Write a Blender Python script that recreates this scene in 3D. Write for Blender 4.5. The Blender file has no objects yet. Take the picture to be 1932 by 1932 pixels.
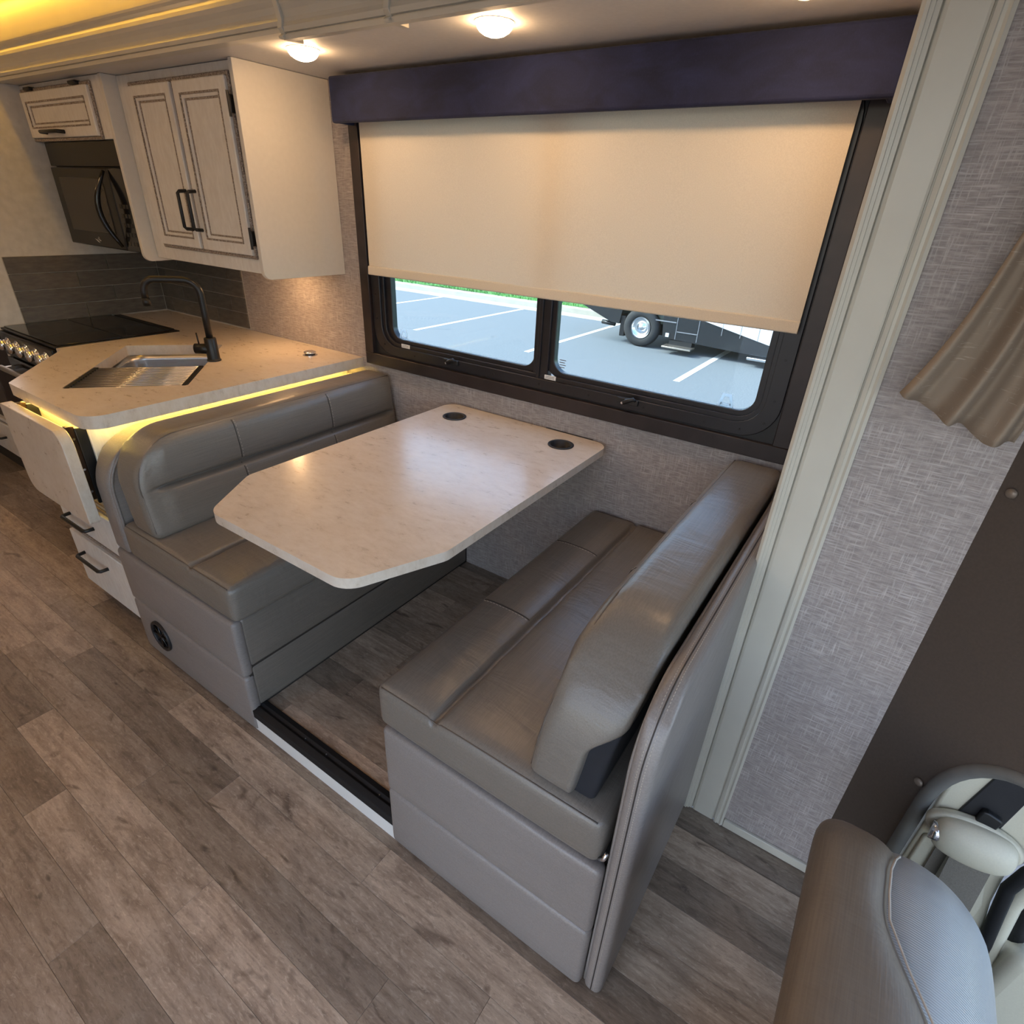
import bpy, bmesh, math, random
from mathutils import Vector, Matrix

random.seed(7)
S = bpy.context.scene
COL = S.collection
PI = math.pi

# ------------------------------------------------------------------ camera
CAM = Vector((2.2913, -1.6350, 1.4707))
yaw, pitch, roll, FPX = 0.5755, -0.4975, 0.0489, 1059.78
F = Vector((-math.sin(yaw) * math.cos(pitch), math.cos(yaw) * math.cos(pitch), math.sin(pitch)))
r0 = Vector((math.cos(yaw), math.sin(yaw), 0))
u0 = r0.cross(F)
R = r0 * math.cos(roll) + u0 * math.sin(roll)
U = u0 * math.cos(roll) - r0 * math.sin(roll)
cd = bpy.data.cameras.new('camera')
cd.sensor_width = 36.0
cd.lens = 36.0 * FPX / 1932.0
cd.clip_start = 0.02
cd.clip_end = 300
cam = bpy.data.objects.new('camera', cd)
COL.objects.link(cam)
cam.matrix_world = Matrix(((R.x, U.x, -F.x, CAM.x), (R.y, U.y, -F.y, CAM.y), (R.z, U.z, -F.z, CAM.z), (0, 0, 0, 1)))
S.camera = cam

# ------------------------------------------------------------------ world, sun, exposure
W = bpy.data.worlds.new('world')
S.world = W
W.use_nodes = True
wn = W.node_tree.nodes
wl = W.node_tree.links
sky = wn.new('ShaderNodeTexSky')
sky.sky_type = 'NISHITA'
sky.sun_disc = False
sky.sun_elevation = math.radians(48)
sky.sun_rotation = math.radians(250)
sky.air_density = 1.0
sky.dust_density = 2.5
sky.ozone_density = 1.0
haze = wn.new('ShaderNodeMix')
haze.data_type = 'RGBA'
haze.blend_type = 'MULTIPLY'
haze.inputs[0].default_value = 1.0
haze.inputs[7].default_value = (1.06, 0.98, 0.90, 1.0)      # light summer haze
wl.new(sky.outputs['Color'], haze.inputs[6])
wl.new(haze.outputs[2], wn['Background'].inputs['Color'])
wn['Background'].inputs['Strength'].default_value = 0.52

sun = bpy.data.lights.new('sun', 'SUN')
sun.energy = 4.2
sun.angle = math.radians(3)
sun.color = (1.0, 0.95, 0.88)
suno = bpy.data.objects.new('sun', sun)
COL.objects.link(suno)
sd = Vector((0.80, 0.28, -0.62))          # travelling direction: from the rear of the coach
suno.rotation_euler = sd.to_track_quat('-Z', 'Y').to_euler()
suno.location = (-6, -3, 8)

S.view_settings.view_transform = 'Standard'
S.view_settings.look = 'None'
S.view_settings.gamma = 1.0
S.view_settings.use_curve_mapping = False
S.view_settings.exposure = 0.93
S.cycles.max_bounces = 6
S.cycles.diffuse_bounces = 3
S.cycles.glossy_bounces = 3
S.cycles.transmission_bounces = 4
S.cycles.transparent_max_bounces = 6
S.cycles.caustics_reflective = False
S.cycles.caustics_refractive = False
S.cycles.use_adaptive_sampling = True
S.cycles.adaptive_threshold = 0.10

LAMP_L = 42.0       # radiance of the ceiling pucks
WARM = (1.0, 0.62, 0.31)

# ------------------------------------------------------------------ material helpers
def lin(r, g, b):
    def f(c):
        c /= 255.0
        return c / 12.92 if c <= 0.04045 else ((c + 0.055) / 1.055) ** 2.4
    return (f(r), f(g), f(b), 1.0)

MATS = {}
class NT:
    def __init__(s, name):
        s.m = bpy.data.materials.new(name)
        s.m.use_nodes = True
        s.t = s.m.node_tree
        s.n = s.t.nodes
        s.l = s.t.links
        s.b = s.n['Principled BSDF']
        s.out = s.n['Material Output']
        MATS[name] = s.m
    def node(s, typ, **kw):
        n = s.n.new(typ)
        for k, v in kw.items():
            if k.startswith('i_'):
                n.inputs[k[2:].replace('_', ' ')].default_value = v
            else:
                setattr(n, k, v)
        return n
    def link(s, a, b):
        s.l.new(a, b)
    def coords(s, kind='Object', scale=(1, 1, 1), loc=(0, 0, 0), rot=(0, 0, 0)):
        tc = s.node('ShaderNodeTexCoord')
        mp = s.node('ShaderNodeMapping')
        mp.inputs['Scale'].default_value = scale
        mp.inputs['Location'].default_value = loc
        mp.inputs['Rotation'].default_value = rot
        s.link(tc.outputs[kind], mp.inputs['Vector'])
        return mp.outputs['Vector']
    def noise(s, vec, scale=5.0, detail=3.0, rough=0.5, dist=0.0):
        n = s.node('ShaderNodeTexNoise')
        n.inputs['Scale'].default_value = scale
        n.inputs['Detail'].default_value = detail
        n.inputs['Roughness'].default_value = rough
        n.inputs['Distortion'].default_value = dist
        s.link(vec, n.inputs['Vector'])
        return n.outputs['Fac']
    def ramp(s, fac, stops):
        r = s.node('ShaderNodeValToRGB')
        e = r.color_ramp.elements
        e[0].position, e[0].color = stops[0]
        e[1].position, e[1].color = stops[-1]
        for p, c in stops[1:-1]:
            x = e.new(p)
            x.color = c
        s.link(fac, r.inputs['Fac'])
        return r.outputs['Color']
    def mix(s, a, b, fac, mode='MIX'):
        m = s.node('ShaderNodeMix', data_type='RGBA', blend_type=mode)
        for i, v in ((0, fac), (6, a), (7, b)):
            if hasattr(v, 'links'):
                s.link(v, m.inputs[i])
            else:
                m.inputs[i].default_value = v
        return m.outputs[2]
    def math(s, op, a, b=0.0, clamp=False):
        m = s.node('ShaderNodeMath', operation=op, use_clamp=clamp)
        for i, v in ((0, a), (1, b)):
            if hasattr(v, 'links'):
                s.link(v, m.inputs[i])
            else:
                m.inputs[i].default_value = v
        return m.outputs[0]
    def set(s, color=None, rough=None, metal=None, spec=None, bump=None, bstr=0.2, bdist=0.01, coat=None, sheen=None, trans=None):
        if color is not None:
            if hasattr(color, 'links'):
                s.link(color, s.b.inputs['Base Color'])
            else:
                s.b.inputs['Base Color'].default_value = color
        if rough is not None:
            if hasattr(rough, 'links'):
                s.link(rough, s.b.inputs['Roughness'])
            else:
                s.b.inputs['Roughness'].default_value = rough
        if metal is not None:
            s.b.inputs['Metallic'].default_value = metal
        if spec is not None:
            s.b.inputs['Specular IOR Level'].default_value = spec
        if coat is not None:
            s.b.inputs['Coat Weight'].default_value = coat
            s.b.inputs['Coat Roughness'].default_value = 0.15
        if sheen is not None:
            s.b.inputs['Sheen Weight'].default_value = sheen
        if bump is not None:
            bn = s.node('ShaderNodeBump')
            bn.inputs['Strength'].default_value = bstr
            bn.inputs['Distance'].default_value = bdist
            s.link(bump, bn.inputs['Height'])
            s.link(bn.outputs['Normal'], s.b.inputs['Normal'])
        return s.m

def plain(name, color, rough=0.5, metal=0.0, spec=None, nscale=30.0, namp=0.08, coat=None, sheen=None, bstr=0.0):
    """a plain surface with slight procedural tone variation"""
    t = NT(name)
    n = t.noise(t.coords(), nscale, 3.0)
    lo = tuple(c * (1 - namp) for c in color[:3]) + (1,)
    hi = tuple(min(1, c * (1 + namp)) for c in color[:3]) + (1,)
    col = t.ramp(n, [(0.3, lo), (0.7, hi)])
    t.set(col, rough, metal, spec, coat=coat, sheen=sheen)
    if bstr:
        t.set(bump=n, bstr=bstr, bdist=0.003)
    return t.m

def emit(name, color, strength):
    t = NT(name)
    e = t.node('ShaderNodeEmission')
    e.inputs['Color'].default_value = tuple(color[:3]) + (1,)
    e.inputs['Strength'].default_value = strength
    t.link(e.outputs[0], t.out.inputs['Surface'])
    return t.m

# upholstery vinyl with fine slub lines
def vinyl(name, c, rough=0.36):
    t = NT(name)
    v1 = t.coords(scale=(420, 9, 420))
    v2 = t.coords(scale=(9, 420, 420))
    n1 = t.noise(v1, 1.0, 2.0)
    n2 = t.noise(v2, 1.0, 2.0)
    nn = t.math('ADD', n1, t.math('MULTIPLY', n2, 0.35))
    lo = tuple(x * 0.86 for x in c[:3]) + (1,)
    hi = tuple(x * 1.16 for x in c[:3]) + (1,)
    fine = t.ramp(nn, [(0.50, lo), (0.85, hi)])
    big = t.noise(t.coords(), 3.0, 2.0)
    col = t.mix(fine, t.ramp(big, [(0.3, tuple(x * 0.93 for x in c[:3]) + (1,)), (0.7, tuple(x * 1.07 for x in c[:3]) + (1,))]), 0.4)
    wr = t.noise(t.coords(scale=(3, 9, 9)), 2.0, 4.0, 0.55, 0.6)
    h = t.math('ADD', t.math('MULTIPLY', nn, 0.10), wr)
    t.set(col, rough, bump=h, bstr=0.22, bdist=0.012, spec=0.5)
    return t.m

vinyl('vinyl_greige', lin(117, 110, 102), 0.32)
vinyl('vinyl_greige_daylit', lin(133, 126, 122), 0.36)  # same vinyl, base colour paled to stand in for daylight on it
vinyl('seat_leather', lin(106, 92, 77), 0.5)

# linen look wallpaper
def wallpaper():
    t = NT('wallpaper_linen')
    tc = t.node('ShaderNodeTexCoord')
    sp = t.node('ShaderNodeSeparateXYZ')
    t.link(tc.outputs['Object'], sp.inputs[0])
    h = t.math('ADD', sp.outputs['X'], sp.outputs['Y'])
    def streak(sx, sz, off):
        cb = t.node('ShaderNodeCombineXYZ')
        t.link(t.math('MULTIPLY', h, sx), cb.inputs[0])
        t.link(t.math('MULTIPLY', sp.outputs['Z'], sz), cb.inputs[1])
        cb.inputs[2].default_value = off
        return t.noise(cb.outputs[0], 1.0, 3.0, 0.6)
    a = streak(17, 330, 0)
    b = streak(330, 17, 4.0)
    c = streak(9, 9, 9.0)
    d = streak(40, 190, 2.0)
    va = t.ramp(a, [(0.50, (0, 0, 0, 1)), (0.70, (1, 1, 1, 1))])
    vb = t.ramp(b, [(0.52, (0, 0, 0, 1)), (0.72, (1, 1, 1, 1))])
    m = t.math('MAXIMUM', va, vb)
    m2 = t.math('MULTIPLY', m, t.ramp(c, [(0.35, (0.35, 0.35, 0.35, 1)), (0.65, (1, 1, 1, 1))]))
    base = t.ramp(d, [(0.35, lin(142, 133, 130)), (0.65, lin(168, 158, 154))])
    col = t.mix(base, lin(210, 203, 200), t.math('MULTIPLY', m2, 0.8))
    t.set(col, 0.6, bump=m2, bstr=0.25, bdist=0.002, spec=0.35)
    return t.m
wallpaper()

# travertine laminate
def laminate():
    t = NT('laminate_travertine')
    n1 = t.noise(t.coords(), 5.0, 4.0, 0.6, 0.6)
    n2 = t.noise(t.coords(scale=(1, 2.2, 1)), 22.0, 6.0, 0.74, 0.2)
    c1 = t.ramp(n1, [(0.30, lin(205, 190, 173)), (0.70, lin(217, 206, 193))])
    c2 = t.ramp(n2, [(0.36, lin(190, 173, 154)), (0.52, lin(212, 200, 186)), (0.66, lin(222, 213, 202))])
    col = t.mix(c1, c2, 0.42)
    t.set(col, t.math('ADD', t.math('MULTIPLY', n2, 0.20), 0.20), bump=n2, bstr=0.05, bdist=0.0015, spec=0.6, coat=0.2)
    return t.m
laminate()

# wood-look vinyl plank, tone from the object's own random number
def plank_mat(name, variant):
    t = NT(name)
    oi = t.node('ShaderNodeObjectInfo')
    tc = t.node('ShaderNodeTexCoord')
    def vec(scale, k):
        mp = t.node('ShaderNodeMapping')
        mp.inputs['Scale'].default_value = scale
        if variant:
            t.link(tc.outputs['Object'], mp.inputs['Vector'])
            cb = t.node('ShaderNodeCombineXYZ')
            for i in range(3):
                t.link(t.math('MULTIPLY', oi.outputs['Random'], k * (37.1 + 21.7 * i)), cb.inputs[i])
            t.link(cb.outputs[0], mp.inputs['Location'])
        else:
            t.link(tc.outputs['Object'], mp.inputs['Vector'])
        return mp.outputs['Vector']
    grain = t.noise(vec((3.2, 46, 3), 1.0), 1.0, 6.0, 0.66, 1.4)
    cloud = t.noise(vec((3.4, 11.0, 1), 1.7), 1.5, 5.0, 0.62, 1.0)
    fine = t.noise(vec((30, 95, 5), 2.3), 1.6, 6.0, 0.72, 0.7)
    knot = t.noise(vec((7.0, 17.0, 1), 3.1), 1.0, 2.0, 0.4, 2.0)
    c = t.ramp(grain, [(0.28, lin(92, 78, 68)), (0.42, lin(132, 117, 103)), (0.58, lin(156, 141, 126)), (0.76, lin(174, 160, 145))])
    c = t.mix(c, t.ramp(cloud, [(0.30, lin(88, 73, 63)), (0.50, lin(150, 134, 118)), (0.70, lin(178, 164, 148))]), 0.45)
    c = t.mix(c, lin(72, 58, 49), t.math('MULTIPLY', t.ramp(knot, [(0.63, (0, 0, 0, 1)), (0.78, (1, 1, 1, 1))]), 0.75))
    c = t.mix(c, lin(98, 85, 76), t.math('MULTIPLY', t.ramp(fine, [(0.54, (0, 0, 0, 1)), (0.66, (1, 1, 1, 1))]), 0.5))
    c = t.mix(c, lin(200, 188, 173), t.math('MULTIPLY', t.ramp(fine, [(0.34, (1, 1, 1, 1)), (0.46, (0, 0, 0, 1))]), 0.35))
    if variant:
        tone = t.mix((0.0, 0.0, 0.0, 1), oi.outputs['Color'], 1.0)
        c = t.mix(c, tone, 1.0, 'MULTIPLY')
    else:
        c = t.mix(c, (0.85, 0.84, 0.83, 1), 1.0, 'MULTIPLY')
    t.set(c, t.math('ADD', t.math('MULTIPLY', grain, 0.2), 0.34), bump=grain, bstr=0.12, bdist=0.002, spec=0.45)
    return t.m
plank_mat('plank_vinyl', True)
plank_mat('plank_vinyl_sheet', False)

# tile: grey-brown stone look
t = NT('tile_slate')
oi = t.node('ShaderNodeObjectInfo')
n1 = t.noise(t.coords(scale=(4, 4, 14)), 5.0, 5.0, 0.6)
c = t.ramp(n1, [(0.3, lin(80, 75, 70)), (0.7, lin(106, 100, 93))])
c = t.mix(c, t.ramp(oi.outputs['Random'], [(0, (0.9, 0.9, 0.9, 1)), (1, (1.08, 1.08, 1.08, 1))]), 1.0, 'MULTIPLY')
t.set(c, 0.32, bump=n1, bstr=0.05, bdist=0.002)

# glazed white paint (antiqued): slight brown brushing
t = NT('paint_antique_white')
n1 = t.noise(t.coords(scale=(14, 14, 5)), 4.0, 5.0, 0.6)
n2 = t.noise(t.coords(scale=(60, 60, 9)), 3.0, 3.0, 0.6)
c = t.ramp(n1, [(0.30, lin(214, 209, 203)), (0.7, lin(228, 225, 220))])
c = t.mix(c, lin(180, 170, 160), t.math('MULTIPLY', t.ramp(n2, [(0.58, (0, 0, 0, 1)), (0.78, (1, 1, 1, 1))]), 0.22))
t.set(c, 0.42)
t = NT('paint_glaze')
n2 = t.noise(t.coords(scale=(40, 40, 40)), 5.0, 4.0, 0.7)
t.set(t.ramp(n2, [(0.34, lin(86, 72, 64)), (0.5, lin(138, 124, 114)), (0.66, lin(200, 192, 184))]), 0.5)
plain('paint_white', lin(224, 221, 216), 0.45, nscale=8, namp=0.03)
plain('side_laminate', lin(216, 211, 203), 0.5, nscale=60, namp=0.02)
plain('ceiling_vinyl', lin(214, 211, 208), 0.55, nscale=90, namp=0.03, bstr=0.05)
plain('fascia_cream', lin(200, 195, 182), 0.30, nscale=12, namp=0.025)
plain('fascia_groove', lin(120, 116, 104), 0.5)
plain('black_metal', (0.012, 0.012, 0.013, 1), 0.38, 0.2, namp=0.1)
plain('black_plastic', (0.014, 0.014, 0.016, 1), 0.45)
plain('black_gloss', (0.008, 0.008, 0.009, 1), 0.10, spec=0.45)
plain('black_enamel', (0.012, 0.012, 0.012, 1), 0.30, spec=0.28)
plain('microwave_glass', (0.040, 0.038, 0.034, 1), 0.25, spec=0.3)
plain('alu_black', (0.016, 0.015, 0.019, 1), 0.33, 0.0)
plain('rubber', (0.012, 0.012, 0.013, 1), 0.6, spec=0.25, bstr=0.2)
plain('espresso_wood', lin(44, 36, 37), 0.38, nscale=20, namp=0.25)
plain('chrome', (0.75, 0.75, 0.77, 1), 0.16, 1.0, namp=0.03)
plain('steel_handle', (0.50, 0.44, 0.38, 1), 0.38, 1.0, namp=0.05)
plain('grout', lin(176, 168, 158), 0.8)
plain('sticker_white', lin(228, 228, 228), 0.5)
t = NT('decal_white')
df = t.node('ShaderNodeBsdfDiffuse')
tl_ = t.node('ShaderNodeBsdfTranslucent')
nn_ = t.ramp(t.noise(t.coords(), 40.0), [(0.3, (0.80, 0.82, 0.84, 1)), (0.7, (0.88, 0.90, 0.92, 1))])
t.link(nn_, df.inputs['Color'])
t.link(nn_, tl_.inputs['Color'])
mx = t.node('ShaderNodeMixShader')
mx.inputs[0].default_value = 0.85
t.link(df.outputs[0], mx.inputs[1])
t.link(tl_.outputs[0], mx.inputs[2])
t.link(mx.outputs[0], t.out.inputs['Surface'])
plain('sticker_ink', lin(120, 120, 124), 0.5)
plain('glint_white', lin(214, 224, 232), 0.4)
plain('hinge_bronze', lin(70, 52, 38), 0.35, 0.7)
plain('stitch', lin(176, 166, 154), 0.8)
plain('seam_dark', lin(52, 47, 43), 0.7)
plain('liner_black', lin(30, 31, 37), 0.9)
plain('oven_dark', lin(52, 40, 32), 0.4)
plain('cab_panel', lin(74, 63, 55), 0.75, nscale=200, namp=0.08, bstr=0.12)
plain('cab_cream', lin(196, 190, 170), 0.5, nscale=300, namp=0.03, bstr=0.05)
plain('cab_rim', lin(104, 102, 98), 0.6)
plain('belt_webbing', lin(112, 106, 97), 0.8, nscale=400, namp=0.15)
plain('asphalt', lin(92, 97, 101), 0.9, nscale=40, namp=0.2)
plain('line_paint', lin(196, 196, 192), 0.8)
plain('concrete', lin(150, 146, 136), 0.9, nscale=4, namp=0.1)
plain('vehicle_black', (0.012, 0.013, 0.015, 1), 0.25, coat=0.3)
plain('vehicle_white', lin(228, 232, 238), 0.3)
plain('tyre', (0.018, 0.018, 0.019, 1), 0.8)
plain('shell_paint', lin(206, 202, 196), 0.6)
plain('knob_snap', lin(126, 112, 100), 0.35, 0.3)
plain('cushion_piping', lin(92, 84, 77), 0.5)

# grass
t = NT('grass_blades')
n1 = t.noise(t.coords(), 9.0, 6.0, 0.7)
t.set(t.ramp(n1, [(0.3, lin(40, 92, 30)), (0.7, lin(84, 140, 58))]), 0.9, bump=n1, bstr=0.8, bdist=0.05)

# navy velvet
t = NT('velvet_navy')
n1 = t.noise(t.coords(scale=(3, 3, 6)), 2.5, 4.0, 0.6, 0.8)
n2 = t.noise(t.coords(scale=(120, 120, 60)), 3.0, 2.0)
c = t.ramp(n1, [(0.3, lin(16, 24, 54)), (0.7, lin(30, 40, 80))])
c = t.mix(c, lin(54, 62, 100), t.math('MULTIPLY', t.ramp(n2, [(0.5, (0, 0, 0, 1)), (0.8, (1, 1, 1, 1))]), 0.18))
t.set(c, 0.9, sheen=0.06, bump=n2, bstr=0.15, bdist=0.002)

# roller shade cloth: part of the daylight comes through
t = NT('shade_cloth')
n1 = t.noise(t.coords(scale=(400, 400, 400)), 1.0, 2.0)
c = t.ramp(n1, [(0.3, lin(222, 212, 196)), (0.7, lin(232, 222, 206))])
df = t.node('ShaderNodeBsdfDiffuse')
tr = t.node('ShaderNodeBsdfTranslucent')
t.link(c, df.inputs['Color'])
tr.inputs['Color'].default_value = lin(232, 214, 188)
mx = t.node('ShaderNodeMixShader')
mx.inputs[0].default_value = 0.10
t.link(df.outputs[0], mx.inputs[1])
t.link(tr.outputs[0], mx.inputs[2])
t.link(mx.outputs[0], t.out.inputs['Surface'])

# curtain
t = NT('curtain_cloth')
n1 = t.noise(t.coords(scale=(30, 30, 500)), 1.0, 2.0)
n2 = t.noise(t.coords(scale=(500, 500, 30)), 1.0, 2.0)
m = t.math('MAXIMUM', t.ramp(n1, [(0.64, (0, 0, 0, 1)), (0.74, (1, 1, 1, 1))]), t.ramp(n2, [(0.68, (0, 0, 0, 1)), (0.78, (1, 1, 1, 1))]))
t.set(t.mix(lin(150, 133, 116), lin(182, 167, 150), m), 0.9, bump=m, bstr=0.2, bdist=0.002)

# stainless
t = NT('stainless')
n1 = t.noise(t.coords(scale=(3, 3, 300)), 2.0, 3.0)
t.set((0.52, 0.50, 0.48, 1), t.math('ADD', t.math('MULTIPLY', n1, 0.2), 0.2), 1.0)

# perforated seat leather insert, colour paled to stand in for windshield light
t = NT('seat_insert_lit')
tc = t.coords(scale=(1, 1, 1))
wv = t.node('ShaderNodeTexWave', wave_type='BANDS', bands_direction='Y')
wv.inputs['Scale'].default_value = 95.0
t.link(tc, wv.inputs['Vector'])
t.set(t.ramp(wv.outputs['Fac'], [(0.1, lin(138, 138, 138)), (0.6, lin(164, 166, 166))]), 0.34, bump=wv.outputs['Fac'], bstr=0.25, bdist=0.003)

# window glass: clear pane with a slight blue tint and a mirror reflection by angle
def glass(name, tint):
    t = NT(name)
    tp = t.node('ShaderNodeBsdfTransparent')
    tp.inputs['Color'].default_value = tint
    gl = t.node('ShaderNodeBsdfGlossy')
    gl.inputs['Roughness'].default_value = 0.02
    lw_ = t.node('ShaderNodeLayerWeight')
    lw_.inputs['Blend'].default_value = 0.5
    fac_ = t.math('ADD', t.math('MULTIPLY', t.math('POWER', lw_.outputs['Facing'], 5.0), 0.9), 0.035)
    mx = t.node('ShaderNodeMixShader')
    t.link(fac_, mx.inputs[0])
    t.link(tp.outputs[0], mx.inputs[1])
    t.link(gl.outputs[0], mx.inputs[2])
    t.link(mx.outputs[0], t.out.inputs['Surface'])
glass('pane_glass', (0.82, 0.945, 1.0, 1))
glass('cab_glass', (0.86, 0.96, 1.0, 1))

emit('lamp_glow', WARM, LAMP_L)
emit('added_aisle_glow', (1.0, 0.58, 0.25), LAMP_L * 1.7)
emit('counter_lamp_glow', (1.0, 0.58, 0.26), LAMP_L * 2.4)
emit('led_yellow', (1.0, 0.68, 0.15), 17.0)
emit('led_cove', (1.0, 0.52, 0.05), 11.0)

# ------------------------------------------------------------------ geometry helpers
def link(o):
    COL.objects.link(o)
    return o

def mesh_obj(name, bm, mat, parent=None, smooth=False, bevel=0.0, bseg=2):
    bmesh.ops.recalc_face_normals(bm, faces=bm.faces[:])
    me = bpy.data.meshes.new(name)
    bm.to_mesh(me)
    bm.free()
    return data_obj(name, me, mat, parent, smooth, bevel, bseg)

def data_obj(name, me, mat, parent=None, smooth=False, bevel=0.0, bseg=2):
    if mat:
        me.materials.append(MATS[mat])
    o = link(bpy.data.objects.new(name, me))
    if smooth:
        for p in me.polygons:
            p.use_smooth = True
    if bevel:
        md = o.modifiers.new('bevel', 'BEVEL')
        md.width = bevel
        md.segments = bseg
        md.limit_method = 'ANGLE'
        md.angle_limit = math.radians(40)
        md.harden_normals = False
        for p in me.polygons:
            p.use_smooth = True
        me.set_sharp_from_angle(angle=math.radians(35)) if hasattr(me, 'set_sharp_from_angle') else None
    if parent is not None:
        adopt(o, parent)
    return o

def adopt(o, parent):
    o.parent = parent
    # parents are never rotated: empties carry a plain location
    w = parent.location.copy()
    q = parent
    while q.parent is not None:
        w = w if q.parent is None else (q.parent.matrix_basis @ (q.matrix_parent_inverse @ w) if False else w)
        q = q.parent
    o.matrix_parent_inverse = Matrix.Translation(-WORLD.get(parent.name, parent.location))
    WORLD[o.name] = Vector((0, 0, 0)) + o.location

WORLD = {}

def thing(name, label, cat, loc, group=None, kind=None):
    o = link(bpy.data.objects.new(name, None))
    o.empty_display_size = 0.05
    o.location = loc
    WORLD[o.name] = Vector(loc)
    o['label'] = label
    o['category'] = cat
    if group:
        o['group'] = group
    if kind:
        o['kind'] = kind
    return o

def tag(o, label, cat, group=None, kind=None):
    o['label'] = label
    o['category'] = cat
    if group:
        o['group'] = group
    if kind:
        o['kind'] = kind
    return o

def box(bm, x0, x1, y0, y1, z0, z1):
    v = [bm.verts.new(p) for p in ((x0, y0, z0), (x1, y0, z0), (x1, y1, z0), (x0, y1, z0), (x0, y0, z1), (x1, y0, z1), (x1, y1, z1), (x0, y1, z1))]
    for f in ((0, 3, 2, 1), (4, 5, 6, 7), (0, 1, 5, 4), (1, 2, 6, 5), (2, 3, 7, 6), (3, 0, 4, 7)):
        bm.faces.new([v[i] for i in f])
    return v

def boxo(name, b, mat, parent=None, bevel=0.0, bseg=2):
    bm = bmesh.new()
    box(bm, *b)
    return mesh_obj(name, bm, mat, parent, bevel=bevel, bseg=bseg)

def prism(bm, pts, a, b, axis='z'):
    """extrude a 2D polygon from a to b along axis"""
    def P(p, h):
        if axis == 'z':
            return (p[0], p[1], h)
        if axis == 'y':
            return (p[0], h, p[1])
        return (h, p[0], p[1])
    lo = [bm.verts.new(P(p, a)) for p in pts]
    hi = [bm.verts.new(P(p, b)) for p in pts]
    n = len(pts)
    bm.faces.new(lo)
    bm.faces.new(hi[::-1])
    for i in range(n):
        bm.faces.new((lo[i], hi[i], hi[(i + 1) % n], lo[(i + 1) % n]))

def rounded(pts, radii, seg=6):
    """round the corners of a 2D polygon"""
    out = []
    n = len(pts)
    for i in range(n):
        p = Vector(pts[i])
        r = radii[i] if isinstance(radii, (list, tuple)) else radii
        if r <= 0:
            out.append((p.x, p.y))
            continue
        a = (Vector(pts[i - 1]) - p)
        b = (Vector(pts[(i + 1) % n]) - p)
        la, lb = a.length, b.length
        a.normalize()
        b.normalize()
        ang = a.angle(b)
        d = min(r / math.tan(ang / 2), la * 0.49, lb * 0.49)
        rr = d * math.tan(ang / 2)
        c = p + (a + b).normalized() * (rr / math.sin(ang / 2))
        s = p + a * d - c
        e = p + b * d - c
        tot = s.angle(e)
        cr = s.x * e.y - s.y * e.x
        sg = 1 if cr > 0 else -1
        for k in range(seg + 1):
            th = sg * tot * k / seg
            q = Vector((s.x * math.cos(th) - s.y * math.sin(th), s.x * math.sin(th) + s.y * math.cos(th)))
            out.append((c.x + q.x, c.y + q.y))
    return out

def rect(x0, x1, y0, y1):
    return [(x0, y0), (x1, y0), (x1, y1), (x0, y1)]

def circle(cx, cy, r, n=24):
    return [(cx + r * math.cos(2 * PI * i / n), cy + r * math.sin(2 * PI * i / n)) for i in range(n)]

def plate(bm, outer, holes, a, b, axis='z'):
    """flat plate with holes, given thickness"""
    def P(p, h):
        if axis == 'z':
            return (p[0], p[1], h)
        if axis == 'y':
            return (p[0], h, p[1])
        return (h, p[0], p[1])
    for h in (a, b):
        edges = []
        for loop in [outer] + holes:
            vs = [bm.verts.new(P(p, h)) for p in loop]
            for i in range(len(vs)):
                edges.append(bm.edges.new((vs[i], vs[(i + 1) % len(vs)])))
        bmesh.ops.triangle_fill(bm, use_beauty=True, use_dissolve=False, edges=edges)
    bm.verts.ensure_lookup_table()
    k = 0
    tot = sum(len(l) for l in [outer] + holes)
    for loop in [outer] + holes:
        n = len(loop)
        for i in range(n):
            j = (i + 1) % n
            bm.faces.new((bm.verts[k + i], bm.verts[k + j], bm.verts[tot + k + j], bm.verts[tot + k + i]))
        k += n

def ring(bm, outer, inner, a, b, axis='y'):
    """frame between two loops with the same number of points"""
    def P(p, h):
        if axis == 'z':
            return (p[0], p[1], h)
        if axis == 'y':
            return (p[0], h, p[1])
        return (h, p[0], p[1])
    n = len(outer)
    L = [[bm.verts.new(P(p, h)) for p in lp] for lp in (outer, inner) for h in (a, b)]
    oa, ob, ia, ib = L
    for i in range(n):
        j = (i + 1) % n
        bm.faces.new((oa[i], oa[j], ob[j], ob[i]))
        bm.faces.new((ia[i], ib[i], ib[j], ia[j]))
        bm.faces.new((oa[i], ia[i], ia[j], oa[j]))
        bm.faces.new((ob[i], ob[j], ib[j], ib[i]))

def tube(bm, pts, r, n=10, closed=False):
    pts = [Vector(p) for p in pts]
    rings = []
    m = len(pts)
    prev = None
    for i in range(m):
        if closed:
            d = (pts[(i + 1) % m] - pts[i - 1]).normalized()
        else:
            d = (pts[min(i + 1, m - 1)] - pts[max(i - 1, 0)]).normalized()
        if prev is None:
            a = d.cross(Vector((0, 0, 1)))
            if a.length < 1e-3:
                a = d.cross(Vector((1, 0, 0)))
            a.normalize()
        else:
            a = prev - d * prev.dot(d)
            a.normalize()
        prev = a
        b = d.cross(a)
        rr = r[i] if isinstance(r, (list, tuple)) else r
        rings.append([bm.verts.new(pts[i] + (a * math.cos(2 * PI * k / n) + b * math.sin(2 * PI * k / n)) * rr) for k in range(n)])
    q = m if closed else m - 1
    for i in range(q):
        A, B = rings[i], rings[(i + 1) % m]
        for k in range(n):
            bm.faces.new((A[k], A[(k + 1) % n], B[(k + 1) % n], B[k]))
    if not closed:
        bm.faces.new(rings[0][::-1])
        bm.faces.new(rings[-1])

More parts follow.
